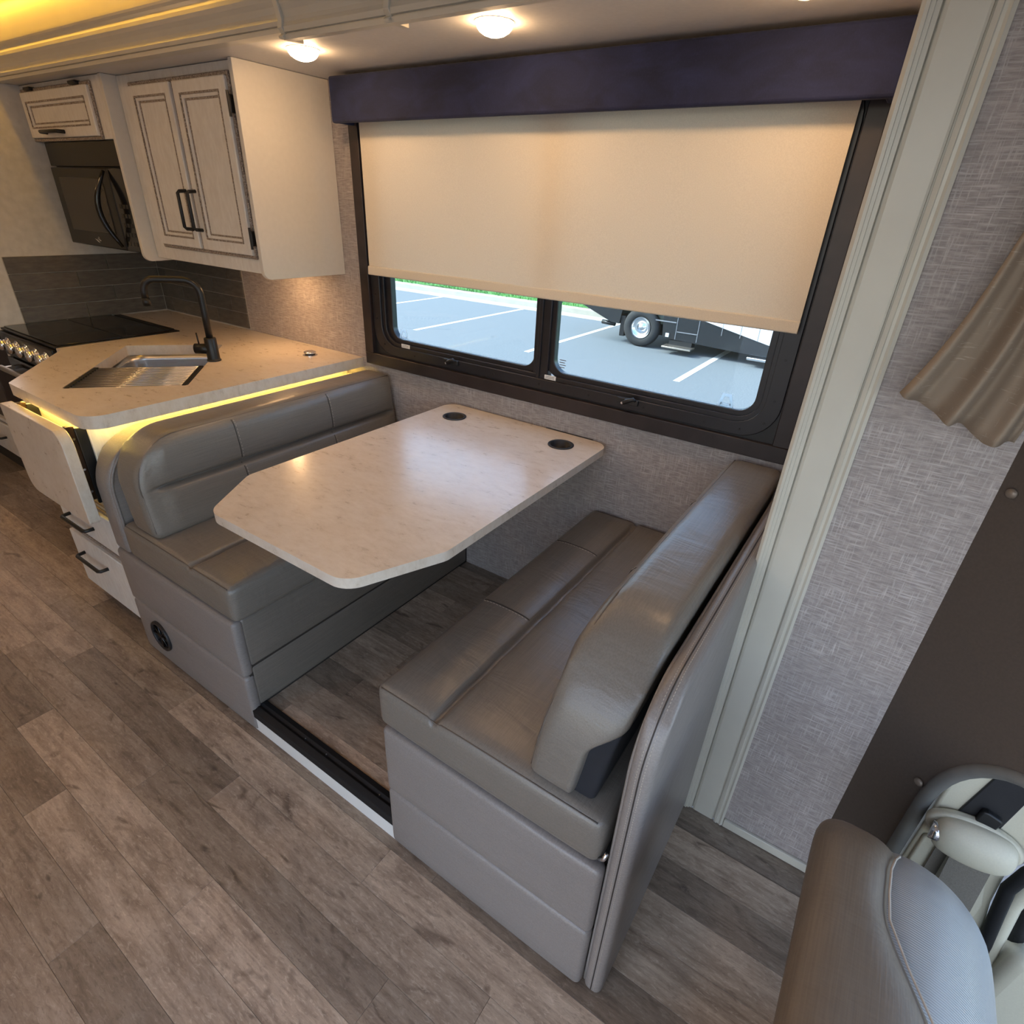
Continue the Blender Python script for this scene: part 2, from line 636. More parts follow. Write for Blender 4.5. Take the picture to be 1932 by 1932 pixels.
def tubeo(name, pts, r, mat, parent=None, n=10, closed=False):
    bm = bmesh.new()
    tube(bm, pts, r, n, closed)
    return mesh_obj(name, bm, mat, parent, smooth=True)

def cyl(bm, c, axis, r0, r1, a, b, n=24):
    """capped cone frustum around axis through c"""
    ax = 'xyz'.index(axis)
    o = [i for i in range(3) if i != ax]
    L = []
    for h, r in ((a, r0), (b, r1)):
        vs = []
        for k in range(n):
            p = [0, 0, 0]
            p[ax] = h
            p[o[0]] = c[o[0]] + r * math.cos(2 * PI * k / n)
            p[o[1]] = c[o[1]] + r * math.sin(2 * PI * k / n)
            vs.append(bm.verts.new(p))
        L.append(vs)
    for k in range(n):
        bm.faces.new((L[0][k], L[0][(k + 1) % n], L[1][(k + 1) % n], L[1][k]))
    bm.faces.new(L[0][::-1])
    bm.faces.new(L[1])

def cylo(name, c, axis, r0, r1, a, b, mat, parent=None, n=24, bevel=0.0):
    bm = bmesh.new()
    cyl(bm, c, axis, r0, r1, a, b, n)
    return mesh_obj(name, bm, mat, parent, bevel=bevel)

def lathe(bm, c, prof, n=28, axis='z'):
    """profile of (radius, height) around an upright axis"""
    rows = []
    for r, h in prof:
        rows.append([bm.verts.new((c[0] + r * math.cos(2 * PI * k / n), c[1] + r * math.sin(2 * PI * k / n), c[2] + h)) for k in range(n)])
    for i in range(len(rows) - 1):
        for k in range(n):
            bm.faces.new((rows[i][k], rows[i][(k + 1) % n], rows[i + 1][(k + 1) % n], rows[i + 1][k]))
    bm.faces.new(rows[0][::-1])
    bm.faces.new(rows[-1])

def soft(name, b, r, mat, parent, puff=(0, 0, 0), warp=None, seg=4, mid=10, cuts=None, sqc=False):
    """padded block: box with rounded edges and faces that swell by puff along x, y, z"""
    (x0, x1, y0, y1, z0, z1) = b
    c = Vector(((x0 + x1) / 2, (y0 + y1) / 2, (z0 + z1) / 2))
    h = Vector(((x1 - x0) / 2, (y1 - y0) / 2, (z1 - z0) / 2))
    r = min(r, h.x * 0.98, h.y * 0.98, h.z * 0.98)
    def axis_pts(H):
        inn = H - r
        a = [-H + r * (1 - math.cos(PI / 2 * i / seg)) for i in range(seg)]
        k = max(3, int(mid * min(1.0, 2 * inn / 0.35) + 2)) if inn > 1e-4 else 2
        m = [-inn + 2 * inn * i / (k - 1) for i in range(k)]
        return a + m + [-q for q in a[::-1]]
    A = [axis_pts(h.x), axis_pts(h.y), axis_pts(h.z)]
    for ax_i, lst in (cuts or {}).items():
        A[ax_i] = sorted(set([round(q, 5) for q in A[ax_i]] + [round(q - c[ax_i], 5) for q in lst]))
    bm = bmesh.new()
    vd = {}
    def vert(i, j, k):
        key = (i, j, k)
        if key in vd:
            return vd[key]
        p = Vector((A[0][i], A[1][j], A[2][k]))
        q = Vector([max(-(h[a] - r), min(h[a] - r, p[a])) for a in range(3)])
        d = p - q
        # parameters on the raw box surface
        if d.length > 1e-9:
            big = max(abs(d.x), abs(d.y), abs(d.z))
            # only points on the outer shell are used, so push out to radius r
            if sqc and d.y < 0 and d.z > 0:
                # keep this corner square in y-z: it is turned round by the warp
                mm = max(-d.y, d.z)
                l2 = math.hypot(d.x, mm)
                kx, km = r / l2, r / l2
                d = Vector((d.x * kx, d.y * km, d.z * km))
            else:
                d = d.normalized() * r
        p2 = q + d
        u = [p2[a] / h[a] for a in range(3)]
        for a in range(3):
            if puff[a]:
                o1, o2 = [w for w in range(3) if w != a]
                f = max(0.0, 1 - abs(u[o1]) ** 4) * max(0.0, 1 - abs(u[o2]) ** 4)
                p2[a] += puff[a] * f * max(-1.0, min(1.0, u[a] * 1.02))
        p2 = p2 + c
        if warp:
            p2 = Vector(warp(p2))
        vd[key] = bm.verts.new(p2)
        return vd[key]
    n = [len(a) for a in A]
    for a in range(3):
        b_, c_ = [w for w in range(3) if w != a]
        for side in (0, n[a] - 1):
            for i in range(n[b_] - 1):
                for j in range(n[c_] - 1):
                    q = []
                    for (di, dj) in ((0, 0), (1, 0), (1, 1), (0, 1)):
                        ix = [0, 0, 0]
                        ix[a] = side
                        ix[b_] = i + di
                        ix[c_] = j + dj
                        q.append(vert(*ix))
                    try:
                        bm.faces.new(q)
                    except ValueError:
                        pass
    return mesh_obj(name, bm, mat, parent, smooth=True)

def corner_warp(y0, z1, rad):
    """turn the square corner at (y0, z1) in the y-z plane into a round one of that radius"""
    def f(p):
        u = (y0 + rad - p.y) / rad
        v = (p.z - (z1 - rad)) / rad
        if u > 0 and v > 0:
            a = u * math.sqrt(max(0.0, 1 - min(v, 1.0) ** 2 / 2))
            b = v * math.sqrt(max(0.0, 1 - min(u, 1.0) ** 2 / 2))
            return (p.x, y0 + rad - a * rad, z1 - rad + b * rad)
        return p
    return f

def stitches(name, pts, parent, mat='stitch', r=0.0009, dash=0.0052, gap=0.0038):
    """a dashed thread along a polyline"""
    bm = bmesh.new()
    P = [Vector(p) for p in pts]
    segs = []
    for i in range(len(P) - 1):
        d = P[i + 1] - P[i]
        L = d.length
        n = max(1, int(round(L / (dash + gap))))
        for k in range(n):
            a = P[i] + d * (k / n)
            e = P[i] + d * ((k + dash / (dash + gap)) / n)
            segs.append((a, e))
    for a, e in segs:
        tube(bm, [a, e], r, 4)
    return mesh_obj(name, bm, mat, parent)

def cord(name, pts, r, mat, parent, n=6):
    return tubeo(name, pts, r, mat, parent, n)

# ================================================================== SETTING
ZS = 0.0895            # slide-out floor
ZC = 1.83              # slide-out ceiling
ZM = 2.08              # coach ceiling

# ---- floor of the coach: subfloor + separate planks
bm = bmesh.new()
box(bm, -4.2, 2.53, -2.7, -0.485, -0.08, -0.0035)
box(bm, -4.2, -0.9, -0.485, 0.2, -0.08, -0.0035)
floor = mesh_obj('floor', bm, 'plank_vinyl_sheet')
tag(floor, 'grey brown wood-look vinyl plank floor of the coach', 'floor', kind='structure')
PW, PL = 0.1004, 0.893
known = {0: 0.708, 1: 1.10, 2: 0.902, 3: 0.412, 4: 0.757, 5: 1.184}
plank_cache = {}
TONES = (0.78, 0.95, 1.08, 1.22, 1.38, 1.58)
def plank(parent, x0, x1, y0, y1, ztop, th=0.0035, tone=None):
    key = (round(x1 - x0, 3), round(y1 - y0, 3))
    if key not in plank_cache:
        bm = bmesh.new()
        hx, hy = (x1 - x0) / 2 - 0.00025, (y1 - y0) / 2 - 0.00025
        box(bm, -hx, hx, -hy, hy, -th, 0)
        bmesh.ops.recalc_face_normals(bm, faces=bm.faces[:])
        top = [e for e in bm.edges if all(v.co.z > -1e-6 for v in e.verts)]
        bmesh.ops.bevel(bm, geom=top, offset=0.0004, segments=1, affect='EDGES')
        me = bpy.data.meshes.new('plank')
        bm.to_mesh(me)
        bm.free()
        me.materials.append(MATS['plank_vinyl'])
        plank_cache[key] = me
    o = link(bpy.data.objects.new('plank', plank_cache[key]))
    tn = tone or random.choice(TONES)
    o.color = (tn, tn * 0.955, tn * 0.905, 1.0)
    o.location = ((x0 + x1) / 2, (y0 + y1) / 2, ztop)
    adopt(o, parent)
    return o
KT = {0: {0.708: 1.5, -0.185: 1.05, 1.601: 1.62}, 1: {0.207: 0.86, 1.10: 1.36, 1.993: 1.45}, 2: {0.009: 1.16, 0.902: 0.98, 1.795: 1.05},
      3: {-0.481: 0.82, 0.412: 1.46, 1.305: 1.58}, 4: {-0.136: 0.84, 0.757: 1.36, 1.65: 1.5}, 5: {0.291: 1.0, 1.184: 0.80}}
ytop = -1.067
for row in range(-6, 16):
    ya = ytop - row * PW            # far edge of this row
    yb = ya - PW
    if ya > -0.486:
        continue
    off = known.get(row, random.random() * PL) % PL
    x = -2.72 + off - PL * 0
    x = off - PL * 4
    while x < 2.53:
        xa, xb = max(x, -2.7), min(x + PL, 2.53)
        x += PL
        if xb - xa < 0.05:
            continue
        # hidden under the slide-out box and the cabinets
        if yb > -1.02 and xb < 2.0 and xa > -0.3:
            continue
        # keep the part of far rows that is in view only
        if row >= 4 and xb < -1.6:
            continue
        kt = [v for k, v in KT.get(row, {}).items() if abs(k - (x - PL)) < 0.03]
        plank(floor, xa, xb, yb, ya, 0.0, tone=kt[0] if kt else None)

# ---- slide-out floor
bm = bmesh.new()
box(bm, 0.95, 1.66, -1.0, 0.0, 0.03, ZS - 0.0035)
sfloor = mesh_obj('floor_slideout', bm, 'plank_vinyl_sheet')
tag(sfloor, 'raised plank floor of the slide-out under the dinette table', 'floor', kind='structure')
sj = {0: 1.075, 1: 1.50, 2: 1.175, 3: 1.235, 4: 1.62, 5: 1.125, 6: 1.30, 7: 1.15, 8: 1.40}
for row in range(10):
    yb = -1.0 + row * PW - 0.057 + 0.0
    ya = yb + PW
    yb, ya = max(yb, -0.998), min(ya, 0.0)
    j = sj.get(row, 1.2)
    cuts = [0.96] + [q for q in (j - PL / 2 * 0.9, j) if 1.0 < q < 1.62] + [1.655]
    for q_, (a, b) in enumerate(zip(cuts[:-1], cuts[1:])):
        plank(sfloor, a, b, yb, ya, ZS, tone=1.75 if row == 0 and q_ == 1 else None)

# slide-out edge trim: black wiper profile over a white riser
tr = thing('trim_1', 'black rubber wiper strip over white riser along the slide-out floor edge', 'trim', (1.3, -1.02, 0), kind='structure')
bm = bmesh.new()
prism(bm, rounded([(-1.045, 0.060), (-1.0, 0.060), (-0.996, ZS + 0.006), (-1.012, ZS + 0.009), (-1.020, ZS + 0.004), (-1.028, ZS + 0.009), (-1.045, ZS + 0.002)], 0.003, 3), 0.985, 1.60, 'x')
mesh_obj('wiper_strip', bm, 'rubber', tr)
boxo('riser', (0.985, 1.60, -1.042, -1.012, 0.0, 0.061), 'paint_white', tr, bevel=0.002)
for x in (1.22, 1.31, 1.52):
    cylo('screw', (x, -1.019, 0), 'z', 0.003, 0.0025, ZS + 0.004, ZS + 0.0075, 'chrome', tr, 8)

# ---- window wall (with opening)
WX0, WX1, WZ0, WZ1 = 0.520, 2.100, 0.905, 1.785
bm = bmesh.new()
plate(bm, rect(-1.13, 2.215, 0.0, ZC + 0.03), [rect(WX0, WX1, WZ0, WZ1)], 0.0, 0.028, 'y')
wall_w = mesh_obj('wall_back', bm, 'wallpaper_linen')
tag(wall_w, 'grey linen-look wallpaper wall around the dinette window', 'wall', kind='structure')
# ---- end wall of the slide-out beside the range
wall_e = boxo('wall_left', (-1.135, -1.10, -0.752, 0.0, 0.0, ZC), 'shell_paint', None, bevel=0.003)
tag(wall_e, 'plain white end wall beside the range and microwave', 'wall', kind='structure')
# ---- side wall behind the front bench
wall_s = boxo('wall_side', (2.196, 2.215, -0.47, 0.0, 0.0, ZC), 'wallpaper_linen')
tag(wall_s, 'narrow linen wallpaper return between window casing and cream fascia', 'wall', kind='structure')
# ---- coach side wall in front of the slide-out
wall_c = boxo('wall_right', (2.27, 2.503, -0.485, -0.435, 0.0, ZM), 'wallpaper_linen')
tag(wall_c, 'grey linen wallpaper wall between the cream fascia and the cab panel', 'wall', kind='structure')
bb = boxo('baseboard_right', (2.288, 2.503, -0.494, -0.485, 0.0, 0.028), 'concrete', None, bevel=0.002)
bb.data.materials.clear()
bb.data.materials.append(MATS['fascia_cream'])
tag(bb, 'low pale baseboard strip under the linen wall by the cab', 'baseboard', kind='structure')

# ---- ceilings
c1 = boxo('ceiling_slideout', (-1.13, 2.215, -0.47, 0.045, ZC, ZC + 0.03), 'ceiling_vinyl')
tag(c1, 'low white slide-out ceiling over the dinette', 'ceiling', kind='structure')
c2 = boxo('ceiling', (-4.2, 3.05, -2.7, -0.43, ZM, ZM + 0.03), 'ceiling_vinyl')
tag(c2, 'white main ceiling of the coach', 'ceiling', kind='structure')

# ---- shell behind the camera: opposite wall with one unseen wide opening sized for daylight, rear wall
bm = bmesh.new()
plate(bm, rect(-4.2, 3.05, 0.0, ZM), [rect(1.35, 2.95, 0.02, 1.98)], -2.74, -2.7, 'y')
w = mesh_obj('wall_front', bm, 'shell_paint')
tag(w, 'off-white wall of the coach opposite the dinette', 'wall', kind='structure')
w = boxo('wall_rear', (-4.24, -4.2, -2.7, 0.2, 0.0, ZM), 'shell_paint')
tag(w, 'off-white rear wall of the coach', 'wall', kind='structure')
bm = bmesh.new()
box(bm, -4.2, -1.135, -0.07, -0.03, 0.0, ZM)
w = mesh_obj('wall_galley', bm, 'shell_paint')
tag(w, 'white coach wall beyond the galley end', 'wall', kind='structure')

# ================================================================== FASCIA AROUND THE SLIDE-OUT
# upright: stepped moulding, wide shallow cove, outer strip
def fascia_profile():
    # (across, proud of wall)
    return [(0.0, 0.0), (0.0, 0.016), (0.006, 0.020), (0.011, 0.020), (0.0115, 0.016), (0.017, 0.016), (0.0175, 0.012), (0.024, 0.012), (0.026, 0.0045),
            (0.0275, 0.0045), (0.0280, 0.0110), (0.033, 0.0125), (0.044, 0.0128), (0.057, 0.0129), (0.070, 0.0128), (0.080, 0.0125), (0.0835, 0.0110), (0.0840, 0.0060), (0.0865, 0.0060), (0.0870, 0.0150),
            (0.094, 0.017), (0.0955, 0.0145), (0.100, 0.0145), (0.1045, 0.017), (0.110, 0.014), (0.110, 0.0)]
tf = thing('trim_2', 'cream moulded upright fascia at the front end of the slide-out', 'trim', (2.23, -0.485, 0), kind='structure')
bm = bmesh.new()
prism(bm, [(2.177 + a, -0.478 - b) for a, b in fascia_profile()], 0.0, 2.02, 'z')
mesh_obj('fascia_board', bm, 'fascia_cream', tf)
boxo('fascia_backing', (2.186, 2.285, -0.478, -0.462, 0.0, 2.02), 'fascia_cream', tf)
# header: big crown moulding along the top of the opening
def header_profile(sc=1.0):
    # (z above the bottom, proud of the face)
    pr = [(0.0, 0.0), (0.0, 0.020), (0.009, 0.021), (0.0095, 0.016), (0.012, 0.016), (0.013, 0.022), (0.022, 0.024), (0.030, 0.020), (0.038, 0.0185), (0.050, 0.0225), (0.060, 0.0285),
          (0.070, 0.0310), (0.080, 0.0290), (0.090, 0.0245), (0.098, 0.0255), (0.104, 0.030), (0.110, 0.031), (0.1105, 0.026), (0.118, 0.026), (0.118, 0.0)]
    return pr
th = thing('trim_3', 'cream crown moulding header along the slide-out opening', 'trim', (0.0, -0.485, 1.83), kind='structure')
bm = bmesh.new()
prism(bm, [(-0.462 - b, 1.826 + a) for a, b in header_profile()], -3.2, 0.795, 'x')
mesh_obj('crown_moulding', bm, 'fascia_cream', th)
bm = bmesh.new()
prism(bm, [(-0.460 - b, 1.812 + a * 1.12) for a, b in header_profile()], 0.795, 2.19, 'x')
mesh_obj('crown_moulding', bm, 'fascia_cream', th)
boxo('header_backing', (-3.2, 2.29, -0.470, -0.440, 1.828, ZM), 'fascia_cream', th)
for x in (0.785, 1.150):
    bm = bmesh.new()
    prism(bm, [(-0.425, 1.8135), (-0.487, 1.8135), (-0.489, 1.818), (-0.480, 1.824), (-0.489, 1.834), (-0.486, 1.85), (-0.496, 1.885), (-0.494, 1.945), (-0.46, 1.945), (-0.46, 1.83), (-0.425, 1.822)], x, x + 0.017, 'x')
    mesh_obj('joint_cover', bm, 'fascia_cream', th, bevel=0.0015)
# lit cove above the header
boxo('cove_face', (-3.2, 2.29, -0.474, -0.469, 1.944, 2.045), 'fascia_cream', th)
cv = thing('led_strip', 'glowing yellow LED strip in the ceiling cove above the kitchen', 'light', (-1.5, -0.49, 2.05))
boxo('diffuser', (-3.2, 0.60, -0.528, -0.512, 2.050, 2.062), 'led_cove', cv)
boxo('channel', (-3.2, 0.60, -0.532, -0.508, 2.062, 2.080), 'fascia_cream', cv)

# ================================================================== WINDOW
win = thing('window_1', 'wide black-framed dinette window with two panes and dark wooden casing', 'window', (1.31, 0, 0.875), kind='structure')
CX0, CX1, CZ0, CZ1 = 0.487, 2.130, 0.875, 1.810
cw = 0.046
boxo('casing_board', (CX0, CX1, -0.020, 0.0, CZ0, CZ0 + cw), 'espresso_wood', win, bevel=0.002)
boxo('casing_board', (CX0, CX1, -0.020, 0.0, CZ1 - cw, CZ1), 'espresso_wood', win, bevel=0.002)
boxo('casing_board', (CX0, CX0 + cw, -0.020, 0.0, CZ0 + cw, CZ1 - cw), 'espresso_wood', win, bevel=0.002)
boxo('casing_board', (CX1 - cw + 0.003, CX1, -0.020, 0.0, CZ0 + cw, CZ1 - cw), 'espresso_wood', win, bevel=0.002)
def rr(x0, x1, z0, z1, r):
    return rounded(rect(x0, x1, z0, z1), r, 8)
bm = bmesh.new()
plate(bm, rect(0.528, 2.092, 0.918, 1.772), [rr(0.552, 2.070, 0.942, 1.752, 0.085)], -0.004, 0.004, 'y')
mesh_obj('corner_backing', bm, 'black_plastic', win)
# clamp ring, two steps
bm = bmesh.new()
ring(bm, rr(0.536, 2.084, 0.926, 1.764, 0.10), rr(0.580, 2.040, 0.962, 1.728, 0.075), -0.010, 0.004)
mesh_obj('clamp_ring', bm, 'alu_black', win, bevel=0.002)
bm = bmesh.new()
ring(bm, rr(0.578, 2.042, 0.960, 1.730, 0.076), rr(0.596, 2.028, 0.976, 1.718, 0.062), -0.002, 0.030)
mesh_obj('inner_ring', bm, 'alu_black', win, bevel=0.0015)
# sashes
for a, b, ra in ((0.596, 1.318, 0.05), (1.330, 2.028, 0.05)):
    bm = bmesh.new()
    ring(bm, rr(a, b, 0.974, 1.720, 0.055), rr(a + (0.028 if a < 1 else 0.032), b - (0.034 if a < 1 else 0.018), 0.990, 1.706, 0.045), 0.008, 0.034)
    mesh_obj('sash', bm, 'alu_black', win, bevel=0.002)
boxo('mullion', (1.286, 1.345, 0.000, 0.030, 0.955, 1.73), 'alu_black', win, bevel=0.003)
boxo('mullion_rib', (1.302, 1.316, -0.006, 0.002, 0.955, 1.73), 'alu_black', win, bevel=0.002)
for a, b in ((0.618, 1.290), (1.352, 2.014)):
    bm = bmesh.new()
    prism(bm, rr(a, b, 0.982, 1.713, 0.05), 0.020, 0.0235, 'y')
    mesh_obj('pane', bm, 'pane_glass', win)
    boxo('edge_glint', (a + 0.03, b - 0.02, 0.0175, 0.0195, 0.9895, 0.9935), 'decal_white', win)  # added white strip standing in for the reflection along the glass edge
# screws round the ring
scr = bpy.data.meshes.new('screw')
bm = bmesh.new()
cyl(bm, (0, 0, 0), 'y', 0.0035, 0.003, -0.0025, 0.0, 8)
bm.to_mesh(scr)
bm.free()
scr.materials.append(MATS['black_metal'])
for x, z in [(0.75 + 0.19 * i, 0.944) for i in range(7)] + [(0.557, 1.06), (0.557, 1.15), (2.062, 1.04), (2.062, 1.15), (2.05, 0.975), (1.99, 0.944), (0.59, 0.965)]:
    o = link(bpy.data.objects.new('screw', scr))
    o.location = (x, -0.010, z)
    adopt(o, win)
# latches
for x in (0.936, 1.648):
    la = boxo('latch', (x - 0.035, x + 0.035, -0.018, -0.008, 0.944, 0.962), 'black_plastic', win, bevel=0.002)
    bm = bmesh.new()
    tube(bm, [(x - 0.012, -0.022, 0.948), (x, -0.030, 0.957), (x + 0.024, -0.030, 0.968), (x + 0.030, -0.026, 0.962)], [0.006, 0.0075, 0.006, 0.004], 8)
    mesh_obj('latch_lever', bm, 'black_plastic', la, smooth=True)
    cylo('latch_pivot', (x - 0.012, 0, 0.950), 'y', 0.004, 0.004, -0.030, -0.020, 'chrome', la, 10)
# printed stickers on the lower frame
for x in (0.697, 1.358):
    s = boxo('sticker', (x - 0.022, x + 0.022, -0.0022, -0.0008, 0.964, 0.978), 'sticker_white', win)
    for k in range(2):
        boxo('sticker_print', (x - 0.018, x + 0.016, -0.0026, -0.0021, 0.968 + 0.005 * k, 0.9695 + 0.005 * k), 'sticker_ink', s)
# white A-shaped egress marks on the glass
for x in (0.672, 1.932):
    bm = bmesh.new()
    z0 = 0.990
    a = [(x - 0.024, z0), (x - 0.015, z0), (x - 0.006, z0 + 0.030), (x + 0.006, z0 + 0.030), (x + 0.015, z0), (x + 0.024, z0), (x + 0.013, z0 + 0.040), (x - 0.013, z0 + 0.040)]
    prism(bm, a, 0.0155, 0.0185, 'y')
    box(bm, x - 0.014, x + 0.014, 0.0155, 0.0185, z0 + 0.006, z0 + 0.0125)
    mesh_obj('egress_mark', bm, 'decal_white', win)

# ---- printed glass mark in the corner of the front pane
for k in range(4):
    boxo('glass_print', (1.378, 1.402 - 0.004 * (k % 2), 0.0185, 0.0195, 1.030 - 0.008 * k, 1.0325 - 0.008 * k), 'sticker_ink', win)

# ---- roller shade
sh = thing('roller_shade', 'cream roller shade pulled two thirds down over the dinette window', 'window shade', (1.31, -0.03, 1.70))
bm = bmesh.new()
nx, nz = 60, 24
vs = []
BX0, BX1, BZ0, BZ1 = 0.5526, 2.0736, 1.224, 1.78
for k in range(nz + 1):
    rowv = []
    for i in range(nx + 1):
        u, v_ = i / nx, k / nz
        x = BX0 + (BX1 - BX0) * u
        z = BZ0 + (BZ1 - BZ0) * v_
        y = -0.030 + 0.0022 * math.sin(u * 9 + 1.0) * (1 - v_) + 0.0016 * math.sin(u * 23 + v_ * 3)
        rowv.append((x, y, z))
    vs.append(rowv)
fr_ = [[bm.verts.new(p) for p in rw] for rw in vs]
bk_ = [[bm.verts.new((p[0], p[1] + 0.0012, p[2])) for p in rw] for rw in vs]
for k in range(nz):
    for i in range(nx):
        bm.faces.new((fr_[k][i], fr_[k][i + 1], fr_[k + 1][i + 1], fr_[k + 1][i]))
mesh_obj('cloth', bm, 'shade_cloth', sh, smooth=True)
bm = bmesh.new()
prism(bm, rounded([(-0.036, 1.221), (-0.026, 1.221), (-0.0265, 1.252), (-0.034, 1.252)], 0.004, 4), BX0, BX1, 'x')
mesh_obj('hem_bar', bm, 'shade_cloth', sh, smooth=False)
tubeo('roller_tube', [(BX0, -0.045, 1.775), (BX1, -0.045, 1.775)], 0.018, 'fascia_cream', sh, 14)

# ---- valance box
va = thing('window_valance', 'dark navy velvet box valance across the top of the window', 'valance', (1.32, -0.05, 1.69))
bm = bmesh.new()
box(bm, 0.499, 2.142, -0.100, -0.078, 1.6905, 1.8175)
mesh_obj('front_board', bm, 'velvet_navy', va, bevel=0.007, bseg=3)
boxo('end_board', (0.501, 0.521, -0.080, -0.002, 1.692, 1.8165), 'velvet_navy', va, bevel=0.004)
boxo('end_board', (2.120, 2.140, -0.080, -0.002, 1.692, 1.8165), 'velvet_navy', va, bevel=0.004)
boxo('top_board', (0.515, 2.126, -0.080, -0.002, 1.803, 1.8160), 'velvet_navy', va)

# ================================================================== CEILING LAMPS
def puck(x, y, z, label, group, r=0.043, glow='lamp_glow'):
    L = thing('ceiling_light', label, 'ceiling light', (x, y, z), group)
    bm = bmesh.new()
    lathe(bm, (x, y, z), [(r + 0.002, 0.0), (r + 0.002, -0.0015), (r - 0.004, -0.002), (r - 0.008, -0.002)], 28)
    mesh_obj('trim_ring', bm, 'paint_white', L, smooth=False)
    bm = bmesh.new()
    lathe(bm, (x, y, z - 0.003), [(r - 0.001, 0.0)] + [((r - 0.001) * math.cos(a), -0.025 * math.sin(a)) for a in [PI / 2 * i / 5 for i in range(1, 5)]] + [(0.001, -0.025)], 16)
    mesh_obj('lens', bm, glow, L, smooth=True)
    return L
g = 'round puck lights in the slide-out ceiling'
puck(0.681, -0.333, ZC, 'lit round puck light in the slide-out ceiling closest to the kitchen cabinet', g)
puck(1.335, -0.330, ZC, 'lit round puck light in the slide-out ceiling above the table middle', g)
puck(1.985, -0.325, ZC, 'lit round puck light in the slide-out ceiling cut off by the top edge', g)
g2 = 'added unseen puck lights in the main coach ceiling'  # out-of-view lamps added to warm the aisle floor
puck(-1.2, -1.55, ZM, 'added unseen puck light in the main ceiling over the rear of the aisle', g2, 0.045, 'added_aisle_glow')
puck(0.0, -1.55, ZM, 'added unseen puck light in the main ceiling over the aisle beside the sink', g2, 0.045, 'added_aisle_glow')
puck(0.35, -2.25, ZM, 'added unseen puck light in the main ceiling near the entry side wall', g2, 0.045, 'added_aisle_glow')

# ================================================================== KITCHEN
# ---- backsplash tiles on both walls
rows = [0.893, 0.9635, 1.0345, 1.1065, 1.1785]
def tile(parent, b):
    return boxo('tile', b, 'tile_slate', parent, bevel=0.0012, bseg=1)
boxo('grout_bed', (-1.0975, -0.334, -0.0015, 0.0, 0.8875, 1.1785), 'grout', wall_w)
boxo('grout_bed', (-1.10, -1.0985, -0.656, -0.002, 0.8875, 1.1785), 'grout', wall_e)
gp = 0.0034
for k in range(4):
    z0, z1 = rows[k] + gp / 2, rows[k + 1] - gp / 2
    # k=3 top row, counted from the bottom
    je = [-0.655] + ([-0.243] if k in (3, 1) else [-0.386]) + [-0.007]
    for a, b in zip(je[:-1], je[1:]):
        tile(wall_e, (-1.0995, -1.0925, a + gp / 2, b - gp / 2, z0, z1))
    jw = [-1.0915] + ([-0.882, -0.452] if k in (3, 1) else [-1.017, -0.588]) + [-0.336]
    for a, b in zip(jw[:-1], jw[1:]):
        tile(wall_w, (a + gp / 2, b - gp / 2, -0.007, -0.0005, z0, z1))

# ---- base cabinet with drawers and folded drop leaf
CT = 0.8875
bc = thing('sink_cabinet', 'antiqued white base cabinet with two drawers and folded drop leaf', 'cabinet', (0.0, -0.6, 0.0))
sk_c = Vector((-0.0295, -0.6145))
ea = Vector((0.661, 0.750))                # across the sink, toward the tap
eb = Vector((-0.750, 0.661))               # along the sink
def skp(a, b):
    q = sk_c + ea * a + eb * b
    return (q.x, q.y)
bm = bmesh.new()
plate(bm, [(-0.52, -0.002), (0.343, -0.002), (0.343, -1.012), (-0.145, -1.012), (-0.52, -0.74)], [[skp(-0.205, -0.335), skp(0.205, -0.335), skp(0.205, 0.335), skp(-0.205, 0.335)]], 0.06, CT - 0.041, 'z')
mesh_obj('body', bm, 'paint_antique_white', bc, bevel=0.002)
bm = bmesh.new()
prism(bm, [(-0.45, -0.10), (0.32, -0.10), (0.32, -0.96), (-0.12, -0.96), (-0.45, -0.69)], 0.0, 0.062, 'z')
mesh_obj('toe_kick', bm, 'oven_dark', bc)
def pull(name, pts, parent, r=0.0048, mat='black_metal'):
    bm = bmesh.new()
    tube(bm, pts, r, 8)
    return mesh_obj(name, bm, mat, parent, smooth=True)
def bow_pull(parent, a, b, out, r=0.0068):
    """flat bar pull from a to b standing out by vector out"""
    a, b, out = Vector(a), Vector(b), Vector(out)
    d = (b - a)
    pts = [a, a + out * 0.8 + d * 0.015, a + out + d * 0.06, b + out - d * 0.06, b + out * 0.8 - d * 0.015, b]
    bm = bmesh.new()
    tube(bm, pts, r, 8)
    return mesh_obj('handle', bm, 'black_metal', parent, smooth=True)
